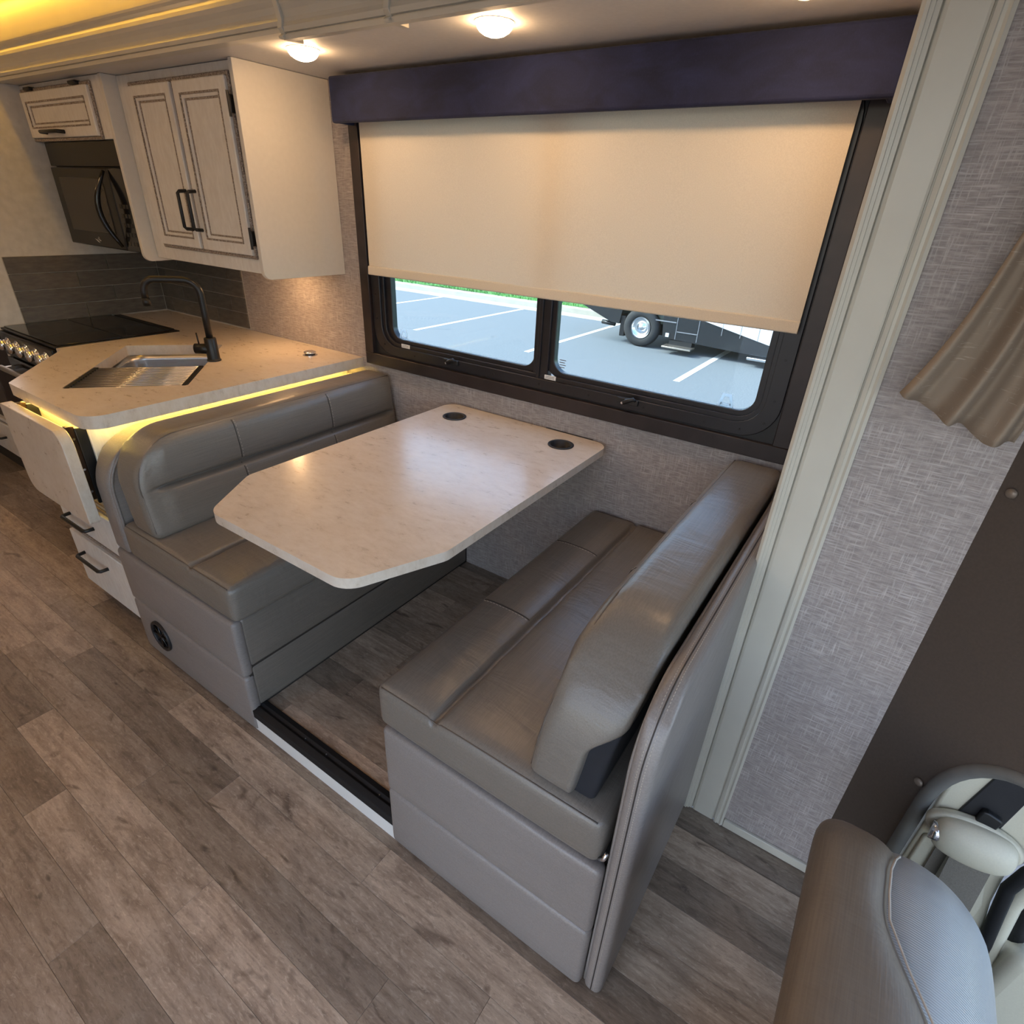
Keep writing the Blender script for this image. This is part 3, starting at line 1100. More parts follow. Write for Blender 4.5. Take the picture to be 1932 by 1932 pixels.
def shaker(name, parent, x0, x1, z0, z1, y, th=0.019, st=0.052, handle=None, mat='paint_antique_white'):
    """front facing -y: frame with stiles and rails, glazed mouldings, recessed panel"""
    bm = bmesh.new()
    plate(bm, rect(x0, x1, z0, z1), [rect(x0 + st, x1 - st, z0 + st, z1 - st)], y - th, y, 'y')
    d = mesh_obj(name, bm, mat, parent, bevel=0.004)
    boxo('panel', (x0 + st - 0.004, x1 - st + 0.004, y - th + 0.010, y - 0.002, z0 + st - 0.004, z1 - st + 0.004), mat, d)
    bm = bmesh.new()
    ring(bm, rect(x0 + st - 0.001, x1 - st + 0.001, z0 + st - 0.001, z1 - st + 0.001), rect(x0 + st + 0.012, x1 - st - 0.012, z0 + st + 0.012, z1 - st - 0.012), y - th + 0.003, y - 0.004)
    for v in bm.verts:
        pass
    mesh_obj('inner_moulding', bm, 'paint_antique_white', d, bevel=0.003)
    bm = bmesh.new()
    ring(bm, rect(x0 + st - 0.003, x1 - st + 0.003, z0 + st - 0.003, z1 - st + 0.003), rect(x0 + st + 0.003, x1 - st - 0.003, z0 + st + 0.003, z1 - st - 0.003), y - th - 0.0006, y - th + 0.004)
    mesh_obj('glaze_line', bm, 'paint_glaze', d)
    bm = bmesh.new()
    ring(bm, rect(x0 + st + 0.011, x1 - st - 0.011, z0 + st + 0.011, z1 - st - 0.011), rect(x0 + st + 0.018, x1 - st - 0.018, z0 + st + 0.018, z1 - st - 0.018), y - th + 0.0088, y - th + 0.012)
    mesh_obj('glaze_line', bm, 'paint_glaze', d)
    bm = bmesh.new()
    ring(bm, rect(x0 - 0.010, x1 + 0.010, z0 - 0.012, z1 + 0.012), rect(x0 - 0.0005, x1 + 0.0005, z0 - 0.0005, z1 + 0.0005), y - th * 0.5, y)
    mesh_obj('edge_profile', bm, 'paint_glaze', d, bevel=0.003)
    return d
def slab_front(name, parent, x0, x1, z0, z1, y, th=0.018):
    bm = bmesh.new()
    box(bm, x0 + 0.014, x1 - 0.014, y - th, y, z0 + 0.014, z1 - 0.014)
    d = mesh_obj(name, bm, 'paint_antique_white', parent, bevel=0.003)
    bm = bmesh.new()
    ring(bm, rect(x0, x1, z0, z1), rect(x0 + 0.013, x1 - 0.013, z0 + 0.013, z1 - 0.013), y - th * 0.45, y)
    mesh_obj('edge_profile', bm, 'paint_glaze', d, bevel=0.002)
    return d
YB = -1.012
d1 = slab_front('drawer', bc, -0.125, 0.335, 0.345, 0.515, YB)
bow_pull(d1, (-0.03, YB - 0.018, 0.415), (0.155, YB - 0.018, 0.415), (0, -0.030, 0.0))
d2 = slab_front('drawer', bc, -0.125, 0.335, 0.075, 0.335, YB)
bow_pull(d2, (-0.03, YB - 0.018, 0.245), (0.155, YB - 0.018, 0.245), (0, -0.030, 0.0))
boxo('rail_line', (-0.125, 0.335, YB - 0.003, YB, 0.530, 0.536), 'paint_glaze', bc)
# drop leaf folded down in front
bm = bmesh.new()
prism(bm, rounded(rect(-0.075, 0.362, 0.530, 0.838), [0.05, 0.012, 0.05, 0.012], 6), -1.094, -1.062, 'y')
leaf = mesh_obj('drop_leaf', bm, 'laminate_travertine', bc, bevel=0.002)
leaf['label'] = 'folded laminate drop leaf hanging on bronze hinges'
for x in (-0.03, 0.318):
    boxo('hinge', (x - 0.011, x + 0.011, -1.062, -1.040, 0.595, 0.838), 'hinge_bronze', leaf, bevel=0.002)
    boxo('hinge', (x + 0.004, x + 0.016, -1.042, -1.012, 0.580, 0.832), 'black_metal', leaf, bevel=0.002)
    for z in (0.625, 0.70, 0.80):
        cylo('rivet', (0, -1.05, z), 'x', 0.004, 0.004, x + 0.010, x + 0.013, 'chrome', leaf, 8)
# LED strip under the counter overhang
led = thing('led_strip', 'glowing yellow LED strip under the countertop overhang above the bench back', 'light', (0.36, -0.5, 0.845))
boxo('diffuser', (0.378, 0.390, -0.99, -0.02, 0.8405, 0.8455), 'led_yellow', led)
boxo('diffuser', (-0.08, 0.35, -1.034, -1.026, 0.8405, 0.8455), 'led_yellow', led)
boxo('channel', (0.374, 0.394, -0.99, -0.02, 0.8452, 0.8474), 'chrome', led)

# ---- countertop with sink cut-out
SA, SB = 0.1865, 0.316
sink_loop = rounded([skp(-SA, -SB), skp(SA, -SB), skp(SA, SB), skp(-SA, SB)], 0.012, 4)
ctop = thing('countertop', 'beige travertine-look laminate countertop around the sink', 'countertop', (0.0, -0.5, CT - 0.04))
outer = rounded([(-1.098, -0.001), (0.447, -0.001), (0.447, -1.045), (-0.100, -1.045), (-0.478, -0.750), (-0.524, -0.750), (-0.524, -0.246), (-1.098, -0.246)],
                [0, 0, 0.065, 0.03, 0.01, 0, 0, 0], 8)
bm = bmesh.new()
plate(bm, outer, [sink_loop], CT - 0.040, CT, 'z')
mesh_obj('slab', bm, 'laminate_travertine', ctop, bevel=0.0025)

# ---- sink basin
sk = thing('kitchen_sink', 'stainless steel rectangular sink set diagonally in the countertop', 'sink', (sk_c.x, sk_c.y, CT - 0.2))
bm = bmesh.new()
levels = [(1.0, 0.0, CT - 0.006), (0.985, 0.0, CT - 0.035), (0.94, 0.0, CT - 0.16), (0.80, 0.0, CT - 0.175), (0.2, 0.0, CT - 0.18)]
rings_ = []
base_loop = rounded([(-SA + 0.004, -SB + 0.004), (SA - 0.004, -SB + 0.004), (SA - 0.004, SB - 0.004), (-SA + 0.004, SB - 0.004)], 0.06, 8)
rim_loop = rounded([(-SA - 0.015, -SB - 0.015), (SA + 0.015, -SB - 0.015), (SA + 0.015, SB + 0.015), (-SA - 0.015, SB + 0.015)], 0.07, 8)
def lv(loop, s, z):
    out = []
    for a, b in loop:
        q = skp(a * s, b * (1 - (1 - s) * SA / SB * 1.0))
        out.append(bm.verts.new((q[0], q[1], z)))
    return out
rings_.append(lv(rim_loop, 1.0, CT - 0.041))
for s_, _, z in [(1.0, 0, CT - 0.041), (0.985, 0, CT - 0.06), (0.95, 0, CT - 0.15), (0.90, 0, CT - 0.168), (0.80, 0, CT - 0.174), (0.25, 0, CT - 0.18)]:
    rings_.append(lv(base_loop, s_, z))
for A_, B_ in zip(rings_[:-1], rings_[1:]):
    for i in range(len(A_)):
        j = (i + 1) % len(A_)
        bm.faces.new((A_[i], A_[j], B_[j], B_[i]))
bm.faces.new(rings_[-1])
mesh_obj('basin', bm, 'stainless', sk, smooth=True)
cylo('drain', (sk_c.x, sk_c.y, 0), 'z', 0.045, 0.040, CT - 0.182, CT - 0.176, 'chrome', sk, 24)

# ---- roll-up drying rack over the near end of the sink
rk = thing('drying_rack', 'roll-up stainless drying rack lying over the sink', 'drying rack', (0.12, -0.75, CT))
b0, b1 = -SB + 0.002, -SB + 0.268
for sgn in (-1, 1):
    bm = bmesh.new()
    a0 = sgn * (SA - 0.004)
    a1 = sgn * (SA - 0.020)
    p = [skp(a0, b0), skp(a0, b1), skp(a1, b1), skp(a1, b0)]
    prism(bm, p, CT - 0.009, CT + 0.001, 'z')
    mesh_obj('end_strip', bm, 'rubber', rk, bevel=0.002)
nr = 13
rodm = bpy.data.meshes.new('rod')
bm = bmesh.new()
tube(bm, [(-SA + 0.012, 0, 0), (SA - 0.012, 0, 0)], 0.0040, 8)
bm.to_mesh(rodm)
bm.free()
rodm.materials.append(MATS['stainless'])
for p in rodm.polygons:
    p.use_smooth = True
for k in range(nr):
    b = b0 + 0.008 + (b1 - b0 - 0.016) * k / (nr - 1)
    o = link(bpy.data.objects.new('rod', rodm))
    q = skp(0, b)
    o.location = (q[0], q[1], CT - 0.004)
    o.rotation_euler = (0, 0, math.atan2(ea.y, ea.x))
    adopt(o, rk)

# ---- faucet
fx, fy = 0.084, -0.440
fc = thing('kitchen_faucet', 'matte black gooseneck kitchen faucet behind the sink', 'faucet', (fx, fy, CT))
bm = bmesh.new()
lathe(bm, (fx, fy, CT), [(0.026, 0.0), (0.026, 0.004), (0.023, 0.008), (0.022, 0.085), (0.020, 0.088), (0.0, 0.089)], 28)
mesh_obj('body', bm, 'black_metal', fc, smooth=False, bevel=0.001)
td = Vector((-ea.x, -ea.y, 0))
def fp(r, z):
    return (fx + td.x * r, fy + td.y * r, CT + z)
path = [fp(0, 0.08), fp(0, 0.18), fp(0, 0.245)]
for k in range(1, 7):
    a = PI / 2 * k / 6
    path.append(fp(0.05 - 0.05 * math.cos(a), 0.245 + 0.05 * math.sin(a)))
path += [fp(0.09, 0.296), fp(0.145, 0.296)]
for k in range(1, 7):
    a = PI / 2 * k / 6
    path.append(fp(0.145 + 0.042 * math.sin(a), 0.254 + 0.042 * math.cos(a)))
path += [fp(0.187, 0.225)]
tubeo('spout', path, 0.0125, 'black_metal', fc, 16)
bm = bmesh.new()
tube(bm, [fp(0.187, 0.232), fp(0.187, 0.205)], 0.0145, 16)
mesh_obj('spout_tip', bm, 'black_metal', fc, smooth=True)
hd = Vector((-0.78, -0.62, 0)).normalized()
bm = bmesh.new()
tube(bm, [(fx, fy, CT + 0.045), (fx + hd.x * 0.062, fy + hd.y * 0.062, CT + 0.045)], 0.019, 18)
hb = mesh_obj('handle', bm, 'black_metal', fc, smooth=True)
tubeo('lever', [(fx + hd.x * 0.045, fy + hd.y * 0.045, CT + 0.06), (fx + hd.x * 0.047, fy + hd.y * 0.047, CT + 0.105)], 0.003, 'black_metal', hb, 8)

# ---- pop-up outlet on the counter
pu = thing('popup_outlet', 'round chrome pop-up outlet cap on the countertop by the window', 'outlet', (0.268, -0.129, CT))
bm = bmesh.new()
lathe(bm, (0.268, -0.129, CT), [(0.030, 0.0), (0.030, 0.002), (0.027, 0.003), (0.0, 0.003)], 28)
mesh_obj('flange', bm, 'chrome', pu)
bm = bmesh.new()
lathe(bm, (0.268, -0.129, CT), [(0.021, 0.0025), (0.021, 0.008), (0.0, 0.008)], 24)
mesh_obj('neck', bm, 'black_plastic', pu)
bm = bmesh.new()
lathe(bm, (0.268, -0.129, CT), [(0.022, 0.008), (0.0245, 0.010), (0.0245, 0.014), (0.020, 0.016), (0.0, 0.0165)], 28)
mesh_obj('cap', bm, 'chrome', pu, smooth=True)

# ---- range
rg = thing('kitchen_range', 'black gas range with glass cover and chrome knobs', 'range', (-0.81, -0.5, 0.0))
RX0, RX1, RY0, RY1 = -1.094, -0.532, -0.745, -0.250
boxo('body', (RX0, RX1, RY0, RY1, 0.02, CT - 0.004), 'black_enamel', rg, bevel=0.003)
boxo('cooktop_frame', (RX0 + 0.004, RX1 + 0.010, RY0 - 0.008, RY1 + 0.003, CT - 0.004, CT + 0.004), 'black_enamel', rg, bevel=0.002)
# folding glass cover: three leaves
for a, b in ((RX0 + 0.008, -0.905), (-0.902, -0.718), (-0.715, RX1 + 0.004)):
    pass
boxo('glass_cover', (RX0 + 0.012, RX1 + 0.002, RY0 + 0.004, -0.492, CT + 0.004, CT + 0.009), 'black_gloss', rg, bevel=0.002)
boxo('glass_cover', (RX0 + 0.012, RX1 + 0.002, -0.488, -0.292, CT + 0.004, CT + 0.009), 'black_gloss', rg, bevel=0.002)
boxo('vent_rail', (RX0 + 0.03, RX1 - 0.02, -0.286, -0.256, CT + 0.004, CT + 0.010), 'black_metal', rg, bevel=0.002)
boxo('control_panel', (RX0 + 0.002, RX1 - 0.002, RY0 - 0.020, RY0, 0.775, CT - 0.008), 'black_enamel', rg, bevel=0.004)
for i in range(5):
    x = -1.005 + 0.100 * i
    bm = bmesh.new()
    pr_ = [(0.030, -0.018), (0.030, -0.023), (0.022, -0.026), (0.021, -0.040), (0.0235, -0.050), (0.021, -0.057), (0.012, -0.061), (0.0005, -0.062)]
    rws = [[bm.verts.new((x + r_ * math.cos(2 * PI * k / 24), RY0 + h_, 0.832 + r_ * math.sin(2 * PI * k / 24))) for k in range(24)] for r_, h_ in pr_]
    for A_, B_ in zip(rws[:-1], rws[1:]):
        for k in range(24):
            bm.faces.new((A_[k], A_[(k + 1) % 24], B_[(k + 1) % 24], B_[k]))
    bm.faces.new(rws[0])
    bm.faces.new(rws[-1][::-1])
    mesh_obj('knob', bm, 'chrome', rg, smooth=True)
od = boxo('oven_door', (RX0 + 0.004, RX1 - 0.004, RY0 - 0.022, RY0 - 0.001, 0.30, 0.765), 'black_gloss', rg, bevel=0.004)
tubeo('oven_handle', [(RX0 + 0.02, RY0 - 0.062, 0.722), (RX1 - 0.02, RY0 - 0.062, 0.722)], 0.012, 'steel_handle', od, 14)
for x in (RX0 + 0.05, RX1 - 0.05):
    boxo('handle_post', (x - 0.01, x + 0.01, RY0 - 0.062, RY0 - 0.018, 0.714, 0.730), 'steel_handle', od)
boxo('lower_drawer', (RX0 + 0.004, RX1 - 0.004, RY0 - 0.018, RY0 - 0.001, 0.05, 0.29), 'black_enamel', rg, bevel=0.003)

# ---- cabinet further back beyond the end wall
fcab = thing('pantry_cabinet', 'dark and white low cabinet beyond the range end wall', 'cabinet', (-2.0, -0.5, 0.0))
boxo('body', (-2.9, -1.45, -0.742, -0.12, 0.10, 0.80), 'oven_dark', fcab, bevel=0.003)
boxo('toe_kick', (-2.9, -1.45, -0.72, -0.12, 0.0, 0.10), 'black_plastic', fcab)
for x0, x1 in ((-2.88, -2.17), (-2.15, -1.46)):
    d = slab_front('drawer', fcab, x0, x1, 0.115, 0.325, -0.742)
    bow_pull(d, (x1 - 0.38, -0.760, 0.225), (x1 - 0.18, -0.760, 0.225), (0, -0.030, 0))
boxo('ledge', (-2.9, -1.45, -0.762, -0.742, 0.333, 0.350), 'paint_antique_white', fcab, bevel=0.002)
boxo('worktop', (-2.92, -1.44, -0.77, -0.12, 0.80, 0.835), 'laminate_travertine', fcab, bevel=0.002)

# ---- double-door wall cabinet
wc = thing('wall_cabinet', 'antiqued white double-door wall cabinet above the sink', 'cabinet', (0.0, -0.18, 1.2))
KY = -0.345
boxo('body', (-0.362, 0.365, KY, -0.004, 1.222, ZC - 0.002), 'paint_antique_white', wc, bevel=0.002)
bm = bmesh.new()
prism(bm, rounded([(-0.001, 1.205), (-0.001, ZC - 0.001), (-0.362, ZC - 0.001), (-0.362, 1.205)], [0, 0, 0, 0.03], 6), 0.365, 0.384, 'x')
mesh_obj('side_panel', bm, 'side_laminate', wc, bevel=0.0015)
dl = shaker('door', wc, -0.262, 0.012, 1.280, 1.790, KY, st=0.034)
dr = shaker('door', wc, 0.032, 0.332, 1.280, 1.790, KY, st=0.038)
bow_pull(dl, (-0.010, KY - 0.019, 1.345), (-0.010, KY - 0.019, 1.470), (0, -0.032, 0), 0.006)
bow_pull(dr, (0.052, KY - 0.019, 1.345), (0.052, KY - 0.019, 1.470), (0, -0.032, 0), 0.006)
for z in (1.335, 1.715):
    boxo('hinge', (0.338, 0.352, KY - 0.022, KY - 0.001, z - 0.024, z + 0.024), 'black_metal', dr, bevel=0.002)
    cylo('hinge_pin', (0.345, KY - 0.022, 0), 'z', 0.004, 0.004, z - 0.034, z + 0.034, 'black_metal', dr, 8)
# under-cabinet light
uc = thing('undercabinet_light', 'small puck light under the double-door wall cabinet', 'light', (0.12, -0.16, 1.222))
bm = bmesh.new()
lathe(bm, (0.12, -0.16, 1.214), [(0.034, 0.008), (0.034, 0.002), (0.030, 0.0), (0.0, 0.0)], 24)
mesh_obj('housing', bm, 'paint_white', uc)
bm = bmesh.new()
lathe(bm, (0.12, -0.16, 1.2125), [(0.026, 0.0015), (0.026, 0.0), (0.0, -0.0005)], 24)
mesh_obj('lens', bm, 'counter_lamp_glow', uc)

# ---- cabinet over the microwave
mc = thing('microwave_cabinet', 'small antiqued white cabinet above the microwave with one flip-up door', 'cabinet', (-0.73, -0.2, 1.62))
MY = -0.392
boxo('body', (-1.098, -0.384, MY, -0.004, 1.630, ZC - 0.002), 'paint_antique_white', mc, bevel=0.002)
bm = bmesh.new()
prism(bm, rounded([(-0.004, 1.222), (-0.004, ZC - 0.001), (MY - 0.004, ZC - 0.001), (MY - 0.004, 1.208), (-0.34, 1.208)], [0, 0, 0, 0.045, 0], 6), -0.384, -0.364, 'x')
mesh_obj('side_panel', bm, 'side_laminate', mc, bevel=0.0015)
md = shaker('door', mc, -1.062, -0.465, 1.640, 1.800, MY, st=0.036)
bow_pull(md, (-0.90, MY - 0.019, 1.658), (-0.735, MY - 0.019, 1.658), (0, -0.028, 0.0))
for x in (-0.97, -0.56):
    boxo('hinge', (x - 0.03, x + 0.03, MY - 0.024, MY - 0.001, 1.803, 1.815), 'black_metal', md, bevel=0.003)

# ---- microwave
mw = thing('microwave_oven', 'black built-in microwave oven with a curved handle over the range', 'microwave', (-0.7, -0.2, 1.235))
MX0, MX1 = -1.010, -0.386
boxo('body', (MX0, MX1, -0.372, -0.05, 1.236, 1.628), 'black_enamel', mw, bevel=0.003)
boxo('vent_panel', (MX0, MX1, -0.392, -0.372, 1.540, 1.628), 'black_enamel', mw, bevel=0.003)
dr_ = boxo('door', (MX0, -0.498, -0.396, -0.372, 1.238, 1.536), 'black_enamel', mw, bevel=0.004)
boxo('window', (MX0 + 0.06, -0.560, -0.3985, -0.395, 1.295, 1.500), 'microwave_glass', dr_, bevel=0.002)
bm = bmesh.new()
pts = []
for k in range(13):
    q = k / 12
    pts.append((-0.515 - 0.020 * math.sin(PI * q), -0.402 - 0.046 * math.sin(PI * q), 1.252 + 0.275 * q))
tube(bm, pts, [0.006 + 0.006 * math.sin(PI * k / 12) for k in range(13)], 10)
mesh_obj('handle', bm, 'black_gloss', dr_, smooth=True)
boxo('control_panel', (-0.494, MX1, -0.395, -0.372, 1.238, 1.536), 'black_gloss', mw, bevel=0.003)
for i in range(5):
    for j in range(3):
        boxo('button', (-0.470 + 0.027 * j, -0.452 + 0.027 * j, -0.3965, -0.3945, 1.26 + 0.034 * i, 1.275 + 0.034 * i), 'microwave_glass', mw)
# maker's mark at the lower edge of the door: a small slanted silver emblem
bm = bmesh.new()
ex, ez = -0.735, 1.2645
prism(bm, [(ex - 0.020, ez + 0.004), (ex - 0.002, ez - 0.006), (ex + 0.008, ez - 0.008), (ex - 0.004, ez + 0.001)], -0.3978, -0.3955, 'y')
prism(bm, [(ex - 0.006, ez + 0.007), (ex + 0.010, ez - 0.002), (ex + 0.020, ez - 0.001), (ex + 0.006, ez + 0.004)], -0.3978, -0.3955, 'y')
prism(bm, [(ex + 0.004, ez + 0.010), (ex + 0.008, ez + 0.010), (ex + 0.014, ez + 0.003), (ex + 0.011, ez + 0.003)], -0.3978, -0.3955, 'y')
for v in bm.verts:
    v.co.x = ex + (v.co.x - ex) * 1.5
    v.co.z = ez + (v.co.z - ez) * 1.3
mesh_obj('emblem', bm, 'chrome', dr_)

# ================================================================== DINETTE TABLE
TZ = 0.80
tb = thing('dinette_table', 'beige laminate dinette table with clipped corners and two cup holders', 'table', (1.28, -0.5, 0.77))
cups = [(1.054, -0.137), (1.486, -0.123)]
tt = rounded([(0.9406, -0.020), (1.6094, -0.020), (1.6094, -0.838), (1.5214, -1.052), (1.052, -1.052), (0.9406, -0.877)], [0.05, 0.05, 0.05, 0.06, 0.06, 0.05], 8)
bm = bmesh.new()
plate(bm, tt, [circle(cx, cy, 0.0365, 32) for cx, cy in cups], TZ - 0.025, TZ, 'z')
mesh_obj('table_top', bm, 'laminate_travertine', tb, bevel=0.0025)
for cx, cy in cups:
    bm = bmesh.new()
    lathe(bm, (cx, cy, TZ), [(0.036, -0.06), (0.036, 0.0005), (0.0425, 0.0005), (0.0425, 0.0025), (0.040, 0.0035), (0.0365, 0.0030), (0.0335, 0.001), (0.0325, -0.055), (0.0, -0.055)], 32)
    mesh_obj('cup_holder', bm, 'black_plastic', tb, smooth=True)
boxo('wall_cleat', (1.02, 1.54, -0.040, -0.001, 0.735, 0.775), 'espresso_wood', tb, bevel=0.002)
boxo('hinge_plate', (1.36, 1.54, -0.022, -0.001, 0.774, 0.796), 'black_metal', tb)

# ================================================================== DINETTE BENCHES
def bench(side):
    """side=+1: bench by the cab (faces -x); side=-1: bench by the kitchen (faces +x)"""
    YN = -1.0435
    if side > 0:
        fx_, rx_ = 1.5853, 2.138           # front face, rear face of the base
        b0_, b1_ = 2.142, 2.183            # back board
        label = 'greige vinyl dinette bench with its back to the cab'
    else:
        fx_, rx_ = 1.010, 0.352
        b0_, b1_ = 0.442, 0.352
        label = 'greige vinyl dinette bench with its back to the kitchen cabinet'
    s = side
    L = thing('dinette_bench', label, 'bench', ((fx_ + rx_) / 2, -0.5, 0.0), 'upholstered dinette benches')
    lo, hi = min(fx_, rx_), max(fx_, rx_)
    zt = 0.425
    e = 0.008
    boxo('base', (lo + 0.012, hi - 0.004, YN + 0.014, -0.004, 0.0, zt - 0.012), 'seam_dark', L)
    # padded end panels toward the aisle
    zs_ = 0.215 if s > 0 else 0.222
    soft('end_panel', (lo, hi, YN - 0.004, YN + 0.030, 0.004, zs_), 0.014, 'vinyl_greige_daylit', L, puff=(0, 0.004, 0))
    soft('end_panel', (lo, hi, YN - 0.004, YN + 0.030, zs_ - 0.001, zt), 0.014, 'vinyl_greige_daylit', L, puff=(0, 0.004, 0))
    # padded front panels under the seat
    f0, f1 = (fx_ + 0.006, fx_ + 0.03) if s > 0 else (fx_ - 0.03, fx_ - 0.002)
    zb = ZS + 0.003
    soft('front_panel', (f0, f1, YN + 0.022, -0.006, zb, 0.25), 0.010, 'vinyl_greige', L, puff=(0.003, 0, 0))
    soft('front_panel', (f0, f1, YN + 0.022, -0.006, 0.25, zt), 0.010, 'vinyl_greige', L, puff=(0.003, 0, 0))
    # seat cushion: one padded body with a tufted ditch between front roll and rear pad
    z0, z1 = 0.432, 0.550
    split = 1.742 if s > 0 else 0.838
    if s > 0:
        A_ = (fx_ - 0.010, 2.128, YN - 0.002, -0.008, z0, z1)
    else:
        A_ = (0.455, fx_ + 0.022, YN - 0.002, -0.008, z0, z1)
    def crown(x, y):
        """height added to the seat top: two lobes and the ditch between them"""
        a, b = (A_[0], split) if x < split else (split, A_[1])
        u = (x - (a + b) / 2) / ((b - a) / 2)
        v = (y - (A_[2] + A_[3]) / 2) / ((A_[3] - A_[2]) / 2)
        lobe = 0.011 * max(0, 1 - abs(u) ** 3.0) * max(0, 1 - abs(v) ** 6)
        ditch = -0.016 * math.exp(-((x - split) / 0.008) ** 2) * (1 - 0.75 * min(1.0, abs(v)) ** 40)
        wr = 0.0016 * math.sin(y * 41 + x * 9) * math.exp(-((x - split) / 0.05) ** 2)
        return lobe + ditch + wr
    def seat_w(p):
        f = max(0.0, min(1.0, (p.z - z0 - 0.03) / (z1 - z0 - 0.03)))
        return (p.x, p.y, p.z + crown(p.x, p.y) * f)
    sc_ = soft('seat_cushion', A_, 0.022, 'vinyl_greige', L, puff=(0.003, 0.003, 0.0), warp=seat_w, mid=22,
               cuts={0: [split + d for d in (-0.03, -0.02, -0.014, -0.009, -0.005, 0, 0.005, 0.009, 0.014, 0.02, 0.03)], 2: [z1 - 0.03, z1 - 0.04]})
    ex0, ex1 = (A_[0], split) if s > 0 else (split, A_[1])
    # cross seams with contrast stitching on the front roll
    for y in (-0.665, -0.285):
        pts = []
        for k in range(15):
            x = ex0 + 0.016 + (ex1 - ex0 - 0.028) * k / 14
            pts.append((x, y, z1 + crown(x, y) + 0.0003))
        cord('seam', pts, 0.0014, 'seam_dark', sc_)
        stitches('stitching', [(p[0], p[1] - 0.006, p[2] + 0.0006) for p in pts], sc_)
    # welt along the upper edge of the aisle end
    wl_ = []
    for k in range(41):
        x = A_[0] + 0.016 + (A_[1] - A_[0] - 0.032) * k / 40
        y = A_[2] + 0.0060
        wl_.append((x, y, z1 - 0.0060 + crown(x, y) * 0.9))
    cord('welt', wl_, 0.0016, 'cushion_piping', sc_)
    # back board
    bt = 0.835 if s > 0 else 0.812
    yn2 = YN + (0.004 if s > 0 else 0.0)
    rad = 0.14 if s > 0 else 0.17
    bl, bh = min(b0_, b1_), max(b0_, b1_)
    bd = soft('back_board', (bl, bh, yn2, -0.004, 0.004 if s > 0 else 0.426, bt), 0.016, 'vinyl_greige_daylit', L, puff=(0.0, 0, 0), warp=corner_warp(yn2, bt, rad), mid=40, sqc=True)
    # twin needle seam round the edge of the board
    mid_x = (bl + bh) / 2
    arc = []
    zlow = 0.02 if s > 0 else 0.44
    for k in range(16):
        arc.append((yn2, zlow + (bt - rad - zlow) * k / 15))
    for k in range(1, 13):
        a = PI / 2 * k / 12
        arc.append((yn2 + rad - rad * math.cos(a), bt - rad + rad * math.sin(a)))
    for k in range(1, 20):
        arc.append((yn2 + rad + (-0.01 - yn2 - rad) * k / 19, bt))
    def off(p, d):
        # slightly proud of the rounded edge
        y, z = p
        if z <= bt - rad + 1e-6 and y < yn2 + 1e-6:
            return (y - d, z)
        if y >= yn2 + rad - 1e-6:
            return (y, z + d)
        v = Vector((y - (yn2 + rad), z - (bt - rad))).normalized()
        return (y + v.x * d, z + v.y * d)
    if s > 0:
        cord('edge_seam', [(mid_x, *off(p, 0.0002)) for p in arc], 0.0013, 'seam_dark', bd)
        for dx in (-0.0055, 0.0055):
            stitches('stitching', [(mid_x + dx, *off(p, -0.0002)) for p in arc], bd, r=0.0007, dash=0.004, gap=0.0028)
        # side flange seen from the aisle
        cord('edge_fold', [(bl + 0.001, *off(p, -0.011)) for p in arc], 0.0035, 'vinyl_greige_daylit', bd)
    else:
        cord('edge_fold', [(bh - 0.001, *off(p, -0.012)) for p in arc], 0.005, 'vinyl_greige_daylit', bd)
    # back cushion: one padded body with a deep horizontal crease on its front
    ct = 0.862 if s > 0 else 0.850
    cy = YN + 0.012
    lean = 0.13
    crad = 0.23 if s > 0 else 0.15
    zmid = 0.703
    cf, cr = (1.955, 2.095) if s > 0 else (0.655, 0.520)
    xm = (cf + cr) / 2
    def front_add(y, z):
        a, b = (0.548, zmid) if z < zmid else (zmid, ct)
        u = (z - (a + b) / 2) / ((b - a) / 2)
        ends = max(0.0, min(1.0, (y - cy - 0.03) / 0.05)) * max(0.0, min(1.0, (-0.02 - y) / 0.05))
        return (0.011 * max(0, 1 - abs(u) ** 3) - 0.024 * math.exp(-((z - zmid) / 0.0065) ** 2)) * ends
    def lw(p):
        p = Vector(p)
        fr = max(0.0, min(1.0, (p.x - xm) / (cf - xm)))      # 1 on the front face
        x = p.x - s * front_add(p.y, p.z) * fr
        q = Vector(corner_warp(cy, ct, crad)(Vector((x, p.y, p.z))))
        if s > 0:
            rr2 = max(0.0, min(1.0, (p.x - xm) / (cr - xm)))
            k = max(0.0, min(1.0, (0.74 - q.z) / 0.07))
            q.x -= 0.042 * rr2 * k * k * (3 - 2 * k)
        return (q.x + s * (q.z - 0.55) * lean, q.y, q.z)
    c0, c1_ = min(cf, cr), max(cf, cr)
    zc_ = [zmid + d for d in (-0.03, -0.02, -0.013, -0.008, -0.004, 0, 0.004, 0.008, 0.013, 0.02, 0.03)]
    bku = soft('back_cushion', (c0, c1_, cy, -0.012, 0.548, ct), 0.024, 'vinyl_greige', L, puff=(0.0, 0.004, 0.003), warp=lw, mid=30, sqc=True, cuts={2: zc_, 1: [cy + 0.035, cy + 0.05, cy + 0.065, cy + 0.08]})
    fdir = -s
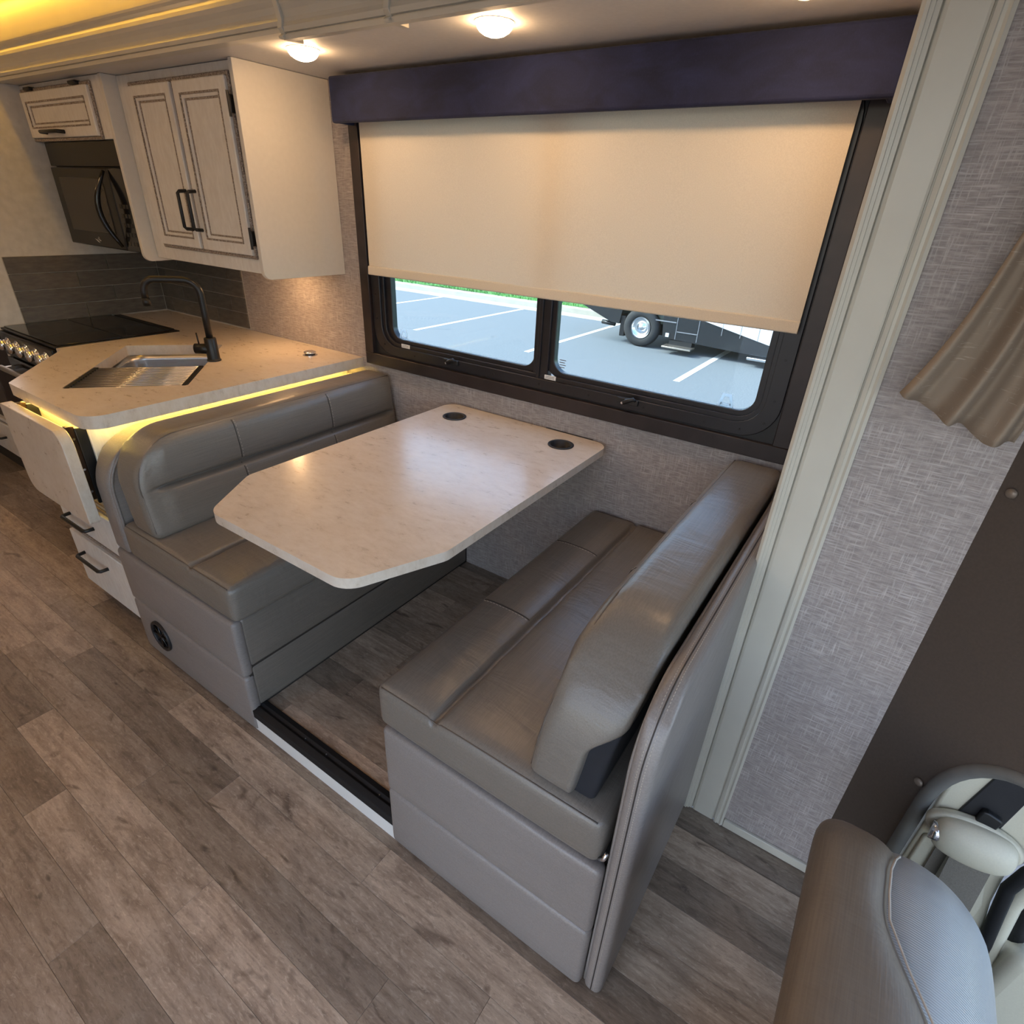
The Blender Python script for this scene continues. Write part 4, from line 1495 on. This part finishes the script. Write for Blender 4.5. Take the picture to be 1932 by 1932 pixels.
    for y in (-0.715, -0.345):
        for za, zb2 in ((0.572, zmid - 0.006), (zmid + 0.006, ct - 0.010)):
            pts = []
            for k in range(13):
                z = za + (zb2 - za) * k / 12
                x = cf
                if z > ct - 0.024:
                    x = cf + s * (0.024 - math.sqrt(max(0, 0.024 ** 2 - (z - ct + 0.024) ** 2)))
                pp = lw(Vector((x, y, z)))
                pts.append((pp[0] + fdir * 0.0004, pp[1], pp[2]))
            cord('seam', pts, 0.0014, 'seam_dark', bku)
            stitches('stitching', [(p[0] + fdir * 0.0009, p[1] + 0.006, p[2]) for p in pts], bku)
    # welt where the boxing meets the front face
    wpts = []
    for k in range(12):
        wpts.append((cy + 0.001, 0.575 + (ct - crad - 0.575) * k / 11))
    for k in range(1, 13):
        a = PI / 2 * k / 12
        wpts.append((cy + crad - crad * math.cos(a), ct - crad + crad * math.sin(a)))
    for k in range(1, 14):
        wpts.append((cy + crad + (-0.03 - cy - crad) * k / 13, ct))
    wx = cf + s * 0.0075
    cord('welt', [(wx + s * (z - 0.55) * lean, y + (0.0065 if z < ct - crad else 0.004), z - (0.0055 if y > cy + crad - 0.01 else 0.003)) for y, z in wpts], 0.0022, 'cushion_piping', bku)
    if s > 0:
        # dark liner on the rear of the cushion and the slot behind the seat
        def lw2(p):
            q = Vector(corner_warp(cy + 0.014, 0.76, 0.10)(p))
            return (q.x + (q.z - 0.55) * lean, q.y, q.z)
        soft('cushion_liner', (cr - 0.060, cr - 0.006, cy + 0.014, -0.02, 0.553, 0.76), 0.012, 'liner_black', L, warp=lw2, mid=16)
        bm = bmesh.new()
        tube(bm, [(2.126, YN + 0.006, 0.452), (2.134, YN + 0.004, 0.462), (2.137, YN + 0.006, 0.478)], 0.004, 8)
        mesh_obj('latch_ring', bm, 'chrome', L, smooth=True)
    else:
        # round black vent in the end panel
        vx, vz = 0.515, 0.133
        bm = bmesh.new()
        pr = circle(0, 0, 0.058, 32)
        ring(bm, [(vx + a, vz + b) for a, b in pr], [(vx + a * 0.82, vz + b * 0.82) for a, b in pr], YN - 0.016, YN - 0.002)
        ve = mesh_obj('vent', bm, 'black_plastic', L, bevel=0.003)
        ve['label'] = 'round black heater vent'
        cylo('recess', (vx, 0, vz), 'y', 0.048, 0.048, YN - 0.0095, YN - 0.0035, 'black_gloss', ve, 32)
        for k in range(4):
            a = PI / 4 * k
            bm = bmesh.new()
            tube(bm, [(vx - 0.046 * math.cos(a), YN - 0.0115, vz - 0.046 * math.sin(a)), (vx + 0.046 * math.cos(a), YN - 0.0115, vz + 0.046 * math.sin(a))], 0.0025, 6)
            mesh_obj('louver', bm, 'black_gloss', ve, smooth=True)
    return L
bench(1)
bench(-1)

# ================================================================== CAB SIDE
A38 = math.radians(38)
OP = Vector((2.5, -0.485, 0))
pu_ = Vector((math.cos(A38), -math.sin(A38), 0))
pn_ = Vector((-math.sin(A38), -math.cos(A38), 0))      # toward the interior
def cp(s, z, o=0.0):
    p = OP + pu_ * s + pn_ * o
    return (p.x, p.y, z)
def cab_prism(bm, pts, a, b):
    lo_ = [bm.verts.new(cp(p[0], p[1], a)) for p in pts]
    hi_ = [bm.verts.new(cp(p[0], p[1], b)) for p in pts]
    n = len(pts)
    bm.faces.new(lo_)
    bm.faces.new(hi_[::-1])
    for i in range(n):
        bm.faces.new((lo_[i], hi_[i], hi_[(i + 1) % n], lo_[(i + 1) % n]))
cabw = thing('wall_cab', 'dark brown padded cab side panel with snap studs next to the linen wall', 'wall', (2.6, -0.55, 0), kind='structure')
# panel outline with the rounded opening for the belt pillar
arcp = [(0.130, 0.0), (0.130, 0.46)]
for k in range(1, 11):
    a = PI - (PI - 0.35) * 0.5 * k / 10
    arcp.append((0.130 + 0.14 * (1 + math.cos(a)), 0.46 + 0.212 * math.sin(a)))
arcp += [(0.30, 0.682), (0.335, 0.684)]
bm = bmesh.new()
cab_prism(bm, [(0.0, 0.0)] + arcp + [(0.335, ZM), (0.0, ZM)], -0.02, 0.0)
mesh_obj('panel', bm, 'cab_panel', cabw)
rim = [cp(s, z, -0.004) for s, z in arcp]
tubeo('panel_rim', rim, 0.013, 'cab_rim', cabw, 10)
for s, z in ((0.008, 1.098), (0.099, 0.50)):
    bm = bmesh.new()
    c_ = Vector(cp(s + 0.012, z, 0))
    tube(bm, [c_, c_ + pn_ * 0.004, c_ + pn_ * 0.007], [0.009, 0.0085, 0.005], 14)
    mesh_obj('snap_stud', bm, 'knob_snap', cabw, smooth=True)
# pillar trim behind the opening (faces the aisle)
PY = -0.570
def ypl(name, pts, a, b, mat, parent, bev=0.006, seg=3):
    """outline in x-z, from depth a to b behind (+) or before (-) the pillar face"""
    bm = bmesh.new()
    prism(bm, pts, PY + a, PY + b, 'y')
    return mesh_obj(name, bm, mat, parent, bevel=bev, bseg=seg)
pill = thing('belt_pillar', 'cream plastic cab pillar with black slot behind the driver seat', 'pillar', (2.70, PY, -0.4), kind='structure')
ypl('trim_cover', [(2.622, -0.40), (2.79, -0.40), (2.80, 0.18), (2.775, 0.30), (2.765, 0.40), (2.80, 0.50), (2.86, 0.70), (2.622, 0.70)], 0.0, 0.05, 'cab_cream', pill)
ypl('belt_slot', rounded([(2.650, 0.462), (2.718, 0.486), (2.730, 0.622), (2.676, 0.634)], 0.008, 3), -0.004, 0.01, 'black_plastic', pill, 0.002)
ypl('slot_bracket', rounded([(2.676, 0.468), (2.706, 0.470), (2.714, 0.520), (2.680, 0.530)], 0.008, 3), -0.016, -0.003, 'black_metal', pill, 0.003)
ypl('lower_cover', rounded([(2.630, -0.40), (2.77, -0.40), (2.765, 0.285), (2.735, 0.40), (2.630, 0.40)], 0.01, 3), -0.008, 0.002, 'cab_cream', pill, 0.004)
# seat belt: housing on the pillar and webbing below it
bg = thing('seat_belt', 'driver seat belt with cream guide housing and taupe webbing', 'seat belt', (2.69, PY, 0.45))
c_ = Vector((2.690, PY - 0.030, 0.452))
ax_ = Vector((0.118, 0.0, 0.006)).normalized()
up_ = Vector((0, 0, 1))
pn2 = Vector((0, -1, 0))
bm = bmesh.new()
rows_ = []
n1 = 20
for i in range(n1 + 1):
    th_ = PI * i / n1
    rr_ = math.sin(th_) ** 0.5
    rows_.append([bm.verts.new(c_ - ax_ * 0.062 * math.cos(th_) + up_ * 0.045 * rr_ * math.cos(2 * PI * k / 24) + pn2 * 0.034 * rr_ * math.sin(2 * PI * k / 24)) for k in range(24)])
for A_, B_ in zip(rows_[:-1], rows_[1:]):
    for k in range(24):
        bm.faces.new((A_[k], A_[(k + 1) % 24], B_[(k + 1) % 24], B_[k]))
bmesh.ops.remove_doubles(bm, verts=bm.verts[:], dist=1e-5)
mesh_obj('guide_housing', bm, 'cab_cream', bg, smooth=True)
bm = bmesh.new()
prism(bm, [(c_.x + 0.076 * math.cos(2 * PI * k / 40), c_.z + 0.004 + 0.043 * math.sin(2 * PI * k / 40)) for k in range(40)], PY - 0.022, PY - 0.002, 'y')
mesh_obj('guide_flange', bm, 'cab_cream', bg, bevel=0.006, bseg=3)
bm = bmesh.new()
tube(bm, [c_ - ax_ * 0.066 + pn2 * 0.004, c_ - ax_ * 0.050 + pn2 * 0.006], 0.019, 14)
mesh_obj('guide_bar', bm, 'chrome', bg, smooth=True)
def strap(A0, A1, B1, B0):
    bm = bmesh.new()
    f = [bm.verts.new(p) for p in (A0, A1, B1, B0)]
    g_ = [bm.verts.new((p[0], p[1] - 0.002, p[2])) for p in (A0, A1, B1, B0)]
    bm.faces.new(f)
    bm.faces.new(g_[::-1])
    for i in range(4):
        bm.faces.new((f[i], g_[i], g_[(i + 1) % 4], f[(i + 1) % 4]))
    return mesh_obj('webbing', bm, 'belt_webbing', bg)
strap((2.668, PY - 0.030, 0.44), (2.731, PY - 0.030, 0.44), (2.765, PY - 0.05, -0.02), (2.700, PY - 0.05, -0.02))
strap((2.652, PY - 0.013, 0.43), (2.672, PY - 0.013, 0.43), (2.690, PY - 0.013, -0.02), (2.664, PY - 0.013, -0.02))

# cab door with its side window further forward
cdoor = thing('door_1', 'cream driver door with black-sealed side window', 'door', (2.95, PY, -0.4), kind='structure')
tubeo('door_seal', [(2.812, PY - 0.012, 0.08), (2.800, PY - 0.012, 0.20), (2.785, PY - 0.012, 0.30), (2.775, PY - 0.012, 0.37), (2.782, PY - 0.012, 0.43), (2.805, PY - 0.012, 0.50), (2.85, PY - 0.012, 0.56), (3.1, PY - 0.012, 0.60)], 0.012, 'rubber', cdoor, 10)
tubeo('window_frame', [(2.828, PY + 0.004, 0.10), (2.812, PY + 0.004, 0.24), (2.802, PY + 0.004, 0.32), (2.803, PY + 0.004, 0.39), (2.822, PY + 0.004, 0.45), (2.86, PY + 0.004, 0.51), (3.1, PY + 0.004, 0.56)], 0.014, 'cab_cream', cdoor, 10)
tubeo('window_seal', [(2.850, PY + 0.018, 0.20), (2.836, PY + 0.018, 0.27), (2.830, PY + 0.018, 0.35), (2.842, PY + 0.018, 0.41), (2.875, PY + 0.018, 0.47), (3.1, PY + 0.018, 0.52)], 0.013, 'rubber', cdoor, 10)
ypl('door_panel', rounded([(2.825, -0.42), (3.3, -0.42), (3.3, 0.235), (2.835, 0.235)], [0, 0, 0, 0.03], 6), -0.035, 0.05, 'cab_cream', cdoor, 0.022, 4)
ypl('pane', [(2.84, 0.22), (3.3, 0.22), (3.3, 0.53), (2.90, 0.50), (2.845, 0.42)], 0.024, 0.027, 'cab_glass', cdoor, 0)
ypl('header', [(2.86, 0.53), (3.3, 0.58), (3.3, 0.72), (2.86, 0.72)], 0.0, 0.05, 'cab_cream', cdoor, 0.004)

# ---- driver seat back, seen from above and behind
ds = thing('driver_seat', 'brown driver seat with ribbed bolster coloured pale as if daylit at the cab edge', 'seat', (2.55, -1.1, -0.45))
def sst(a, b, t):
    t = max(0.0, min(1.0, (t - a) / (b - a)))
    return t * t * (3 - 2 * t)
def back_warp(p):
    x, y, z = p
    # the top widens forward toward the middle of the seat
    f = max(0.0, min(1.0, (x - 2.42) / 0.09))
    x += f * (0.065 * sst(-0.98, -1.14, y) + 0.012 * sst(-0.93, -0.84, y))
    # round the window-side shoulder
    R_ = 0.12
    dy, dz = y - (-0.818 - R_), z - (0.665 - R_)
    if dy > 0 and dz > 0:
        k = max(dy, dz) / math.hypot(dy, dz)
        y, z = -0.818 - R_ + dy * k, 0.665 - R_ + dz * k
    x += (0.665 - z) * 0.22
    return (x, y, z)
back = soft('backrest', (2.405, 2.512, -1.45, -0.818, -0.10, 0.665), 0.042, 'seat_leather', ds, puff=(0.006, 0, 0.004), warp=back_warp, mid=34, seg=6)
def bol_warp(p):
    x, y, z = p
    z -= 0.018 * sst(-0.95, -0.82, y)
    x += (0.62 - z) * 0.22
    return (x, y, z)
ins = soft('bolster', (2.440, 2.650, -1.45, -0.805, -0.10, 0.640), 0.102, 'seat_insert_lit', ds, puff=(0.006, 0, 0.010), warp=bol_warp, mid=34, seg=8)
soft('seat_cushion', (2.64, 3.10, -1.45, -0.86, -0.24, -0.04), 0.06, 'seat_leather', ds, puff=(0, 0, 0.02))
boxo('pedestal', (2.66, 3.02, -1.38, -0.92, -0.45, -0.22), 'black_plastic', ds)
def onback(x, y, z):
    q = back_warp(Vector((x, y, z)))
    return (q[0], q[1], q[2])
cord('seam', [onback(2.432, y, 0.6605) for y in (-1.44, -1.3, -1.15, -1.05, -0.97, -0.92, -0.88)] + [onback(2.432, -0.835, 0.62), onback(2.432, -0.8165, 0.56), onback(2.432, -0.8165, 0.45)], 0.0024, 'seam_dark', back)
cord('welt', [onback(2.508, y, 0.655) for y in (-1.44, -1.3, -1.2, -1.15, -1.1, -1.05, -1.0, -0.96, -0.92, -0.89, -0.86)] + [onback(2.508, -0.836, 0.62), onback(2.508, -0.8175, 0.56)], 0.0017, 'stitch', back)

# cab floor, windshield header and far shell so the cab is not open to nothing
rs_ = boxo('trim_4', (2.512, 2.532, -2.7, -0.49, -0.45, -0.004), 'oven_dark')
tag(rs_, 'dark riser stepping down from the coach floor into the cab', 'trim', kind='structure')
cf_ = boxo('floor_cab', (2.50, 4.3, -2.7, -0.30, -0.50, -0.45), 'oven_dark')
tag(cf_, 'dark cab floor below the driver seat', 'floor', kind='structure')
cc_ = boxo('ceiling_cab', (3.05, 3.30, -2.7, -0.43, 1.55, 1.60), 'ceiling_vinyl')
tag(cc_, 'low ceiling over the cab seats', 'ceiling', kind='structure')
bm = bmesh.new()
box(bm, 3.05, 3.09, -2.7, -0.43, 1.60, ZM)
cwl = mesh_obj('wall_overcab', bm, 'shell_paint')
tag(cwl, 'off-white bulkhead above the cab opening', 'wall', kind='structure')

# ================================================================== CURTAIN
cu = thing('cab_curtain', 'taupe pleated cab curtain gathered at the upper corner', 'curtain', (2.42, -0.52, 1.2))
bm = bmesh.new()
nu, nv = 60, 24
hem = [(0.0, 1.232), (0.12, 1.222), (0.24, 1.212), (0.46, 1.196), (0.52, 1.197), (0.76, 1.176), (1.0, 1.178)]
def hemz(u):
    for (a, za), (b, zb_) in zip(hem[:-1], hem[1:]):
        if u <= b:
            return za + (zb_ - za) * (u - a) / (b - a)
    return hem[-1][1]
grid = []
for j in range(nv + 1):
    v_ = j / nv
    rowv = []
    for i in range(nu + 1):
        u = i / nu
        xb = 2.316 + 0.172 * u
        xt = 2.452 + 0.060 * u
        z = hemz(u) * (1 - v_) + 1.72 * v_
        q = v_ ** 0.9
        x = xb * (1 - q) + xt * q + 0.006 * math.sin(v_ * 7)
        amp = 0.020 * (0.55 + 0.45 * (1 - v_))
        y = -0.520 - amp * math.sin(u * 17.0 + 0.6) - 0.008 * math.sin(u * 31 + v_ * 2)
        rowv.append((x, y, z))
    grid.append(rowv)
fr_ = [[bm.verts.new(p) for p in rw] for rw in grid]
bk_ = [[bm.verts.new((p[0], p[1] + 0.002, p[2])) for p in rw] for rw in grid]
for j in range(nv):
    for i in range(nu):
        bm.faces.new((fr_[j][i], fr_[j][i + 1], fr_[j + 1][i + 1], fr_[j + 1][i]))
        bm.faces.new((bk_[j][i], bk_[j + 1][i], bk_[j + 1][i + 1], bk_[j][i + 1]))
for i in range(nu):
    bm.faces.new((fr_[0][i], bk_[0][i], bk_[0][i + 1], fr_[0][i + 1]))
    bm.faces.new((fr_[nv][i], fr_[nv][i + 1], bk_[nv][i + 1], bk_[nv][i]))
for j in range(nv):
    bm.faces.new((fr_[j][0], fr_[j + 1][0], bk_[j + 1][0], bk_[j][0]))
    bm.faces.new((fr_[j][nu], bk_[j][nu], bk_[j + 1][nu], fr_[j + 1][nu]))
mesh_obj('cloth', bm, 'curtain_cloth', cu, smooth=True)
boxo('track', (2.43, 2.53, -0.545, -0.487, 1.715, 1.735), 'fascia_cream', cu)

# ================================================================== OUTSIDE
GZ = -0.95
gr = boxo('ground', (-60, 40, -30, 11.75, GZ - 0.1, GZ), 'asphalt')
tag(gr, 'pale asphalt parking lot outside the window', 'ground', kind='structure')
for x in (-14.9, -12.05, -9.2, -6.38, -3.52, -0.56, 2.3, 5.1):
    boxo('parking_line', (x - 0.055, x + 0.055, 7.55, 11.75, GZ, GZ + 0.004), 'line_paint', gr)
kb = thing('kerb', 'concrete kerb and gutter along the parking lot edge', 'kerb', (-5, 12.1, GZ), kind='structure')
boxo('gutter', (-60, 40, 11.75, 12.25, GZ - 0.1, GZ + 0.006), 'concrete', kb)
bm = bmesh.new()
prism(bm, rounded([(12.22, GZ - 0.1), (12.42, GZ - 0.1), (12.42, GZ + 0.15), (12.27, GZ + 0.15)], [0, 0, 0, 0.05], 4), -60, 40, 'x')
mesh_obj('kerb_stone', bm, 'concrete', kb)
# lawn: slightly uneven, sloping up, with blades along the kerb
bm = bmesh.new()
nx_, ny_ = 120, 24
vv = []
for j in range(ny_ + 1):
    rw = []
    for i in range(nx_ + 1):
        x = -60 + 100 * i / nx_
        y = 12.42 + 40 * (j / ny_) ** 2
        rw.append(bm.verts.new((x, y, GZ + 0.14 + 0.05 * (y - 12.42) + random.uniform(-0.01, 0.03))))
    vv.append(rw)
for j in range(ny_):
    for i in range(nx_):
        bm.faces.new((vv[j][i], vv[j][i + 1], vv[j + 1][i + 1], vv[j + 1][i]))
for k in range(5000):
    x = random.uniform(-16, -2)
    y = 12.40 + random.random() ** 1.5 * 2.5
    z = GZ + 0.14 + 0.05 * (y - 12.42)
    h_ = random.uniform(0.05, 0.11)
    w_ = 0.008
    a = random.uniform(0, PI)
    dx, dy = w_ * math.cos(a), w_ * math.sin(a)
    lx, ly = random.uniform(-0.03, 0.03), random.uniform(-0.03, 0.03)
    bm.faces.new([bm.verts.new(p) for p in ((x - dx, y - dy, z), (x + dx, y + dy, z), (x + lx, y + ly, z + h_))])
lawn = mesh_obj('grass', bm, 'grass_blades')
tag(lawn, 'bright green grass verge beyond the kerb', 'grass', kind='stuff')

# ---- parked motorhome in black and white
pm = thing('parked_motorhome', 'black and white motorhome parked outside the window', 'motorhome', (-1.0, 10.6, GZ))
VY = 9.66
bm = bmesh.new()
prism(bm, [(-3.75, 1.9), (-3.75, 0.2), (-3.46, -0.30), (-2.80, -0.555), (-2.62, -0.56), (-2.58, -0.27), (-2.10, -0.16), (-1.70, -0.27), (-1.66, -0.70), (-0.62, -0.74), (0.6, -0.78), (1.7, -0.70), (2.3, -0.3), (2.5, 0.6), (2.5, 1.9)], VY, VY + 2.3, 'y')
mesh_obj('body', bm, 'vehicle_black', pm)
bm = bmesh.new()
prism(bm, [(-0.95, -0.27), (0.32, -0.545), (1.2, -0.66), (1.2, 0.9), (-0.95, 0.9)], VY - 0.014, VY + 0.01, 'y')
wp_ = mesh_obj('white_side', bm, 'vehicle_white', pm, bevel=0.006)
for x in (-0.52, -0.18, 0.14):
    boxo('panel_gap', (x - 0.006, x + 0.006, VY - 0.016, VY - 0.013, -0.50, 0.8), 'sticker_ink', wp_)
boxo('panel_gap', (-0.60, 0.9, VY - 0.016, VY - 0.013, -0.262, -0.25), 'sticker_ink', wp_)
for x in (-1.40, -0.97):
    boxo('seam', (x - 0.006, x + 0.006, VY - 0.004, VY, -0.70, 0.9), 'sticker_ink', pm)
boxo('trim_line', (-2.0, -1.42, VY - 0.010, VY, -0.395, -0.375), 'sticker_ink', pm)
boxo('trim_line', (-1.38, -0.98, VY - 0.010, VY, -0.56, -0.545), 'sticker_ink', pm)
boxo('marker_light', (-1.60, -1.53, VY - 0.014, VY, -0.675, -0.60), 'vehicle_white', pm, bevel=0.004)
for x in (-2.14, 1.75):
    whl = thing_child = None
    bm = bmesh.new()
    prof = [(0.205, 0.02), (0.235, 0.0), (0.34, 0.0), (0.372, 0.03), (0.375, 0.10), (0.375, 0.16), (0.36, 0.20), (0.205, 0.20)]
    n = 40
    rws = []
    for r_, h_ in prof:
        rws.append([bm.verts.new((x + r_ * math.cos(2 * PI * k / n), VY + h_ - 0.02, GZ + 0.375 + r_ * math.sin(2 * PI * k / n))) for k in range(n)])
    for i in range(len(rws)):
        A_, B_ = rws[i], rws[(i + 1) % len(rws)]
        for k in range(n):
            bm.faces.new((A_[k], A_[(k + 1) % n], B_[(k + 1) % n], B_[k]))
    wh = mesh_obj('wheel', bm, 'tyre', pm, smooth=True)
    bm = bmesh.new()
    prof = [(0.212, -0.015), (0.212, 0.005), (0.185, 0.03), (0.16, 0.07), (0.085, 0.075), (0.075, 0.02), (0.0, 0.015)]
    rws = []
    for r_, h_ in prof:
        rws.append([bm.verts.new((x + r_ * math.cos(2 * PI * k / n), VY + h_ - 0.005, GZ + 0.375 + r_ * math.sin(2 * PI * k / n))) for k in range(n)])
    for A_, B_ in zip(rws[:-1], rws[1:]):
        for k in range(n):
            bm.faces.new((A_[k], A_[(k + 1) % n], B_[(k + 1) % n], B_[k]))
    mesh_obj('rim', bm, 'chrome', wh, smooth=True)
boxo('mud_flap', (-2.60, -2.50, VY + 0.02, VY + 0.25, -0.80, -0.40), 'rubber', pm)
tubeo('hitch_bar', [(-3.05, VY + 0.1, -0.585), (-2.75, VY + 0.1, -0.60)], 0.045, 'black_metal', pm, 10)
boxo('entry_step', (-1.56, -0.98, VY - 0.26, VY + 0.02, -0.835, -0.805), 'steel_handle', pm, bevel=0.004)
boxo('step_bracket', (-1.5, -1.04, VY - 0.02, VY + 0.2, -0.82, -0.72), 'black_metal', pm)
boxo('side_step', (0.05, 1.2, VY - 0.16, VY + 0.05, -0.83, -0.78), 'chrome', pm, bevel=0.01)
boxo('underbody', (-2.5, 2.0, VY + 0.3, VY + 2.1, -0.72, -0.5), 'black_plastic', pm)
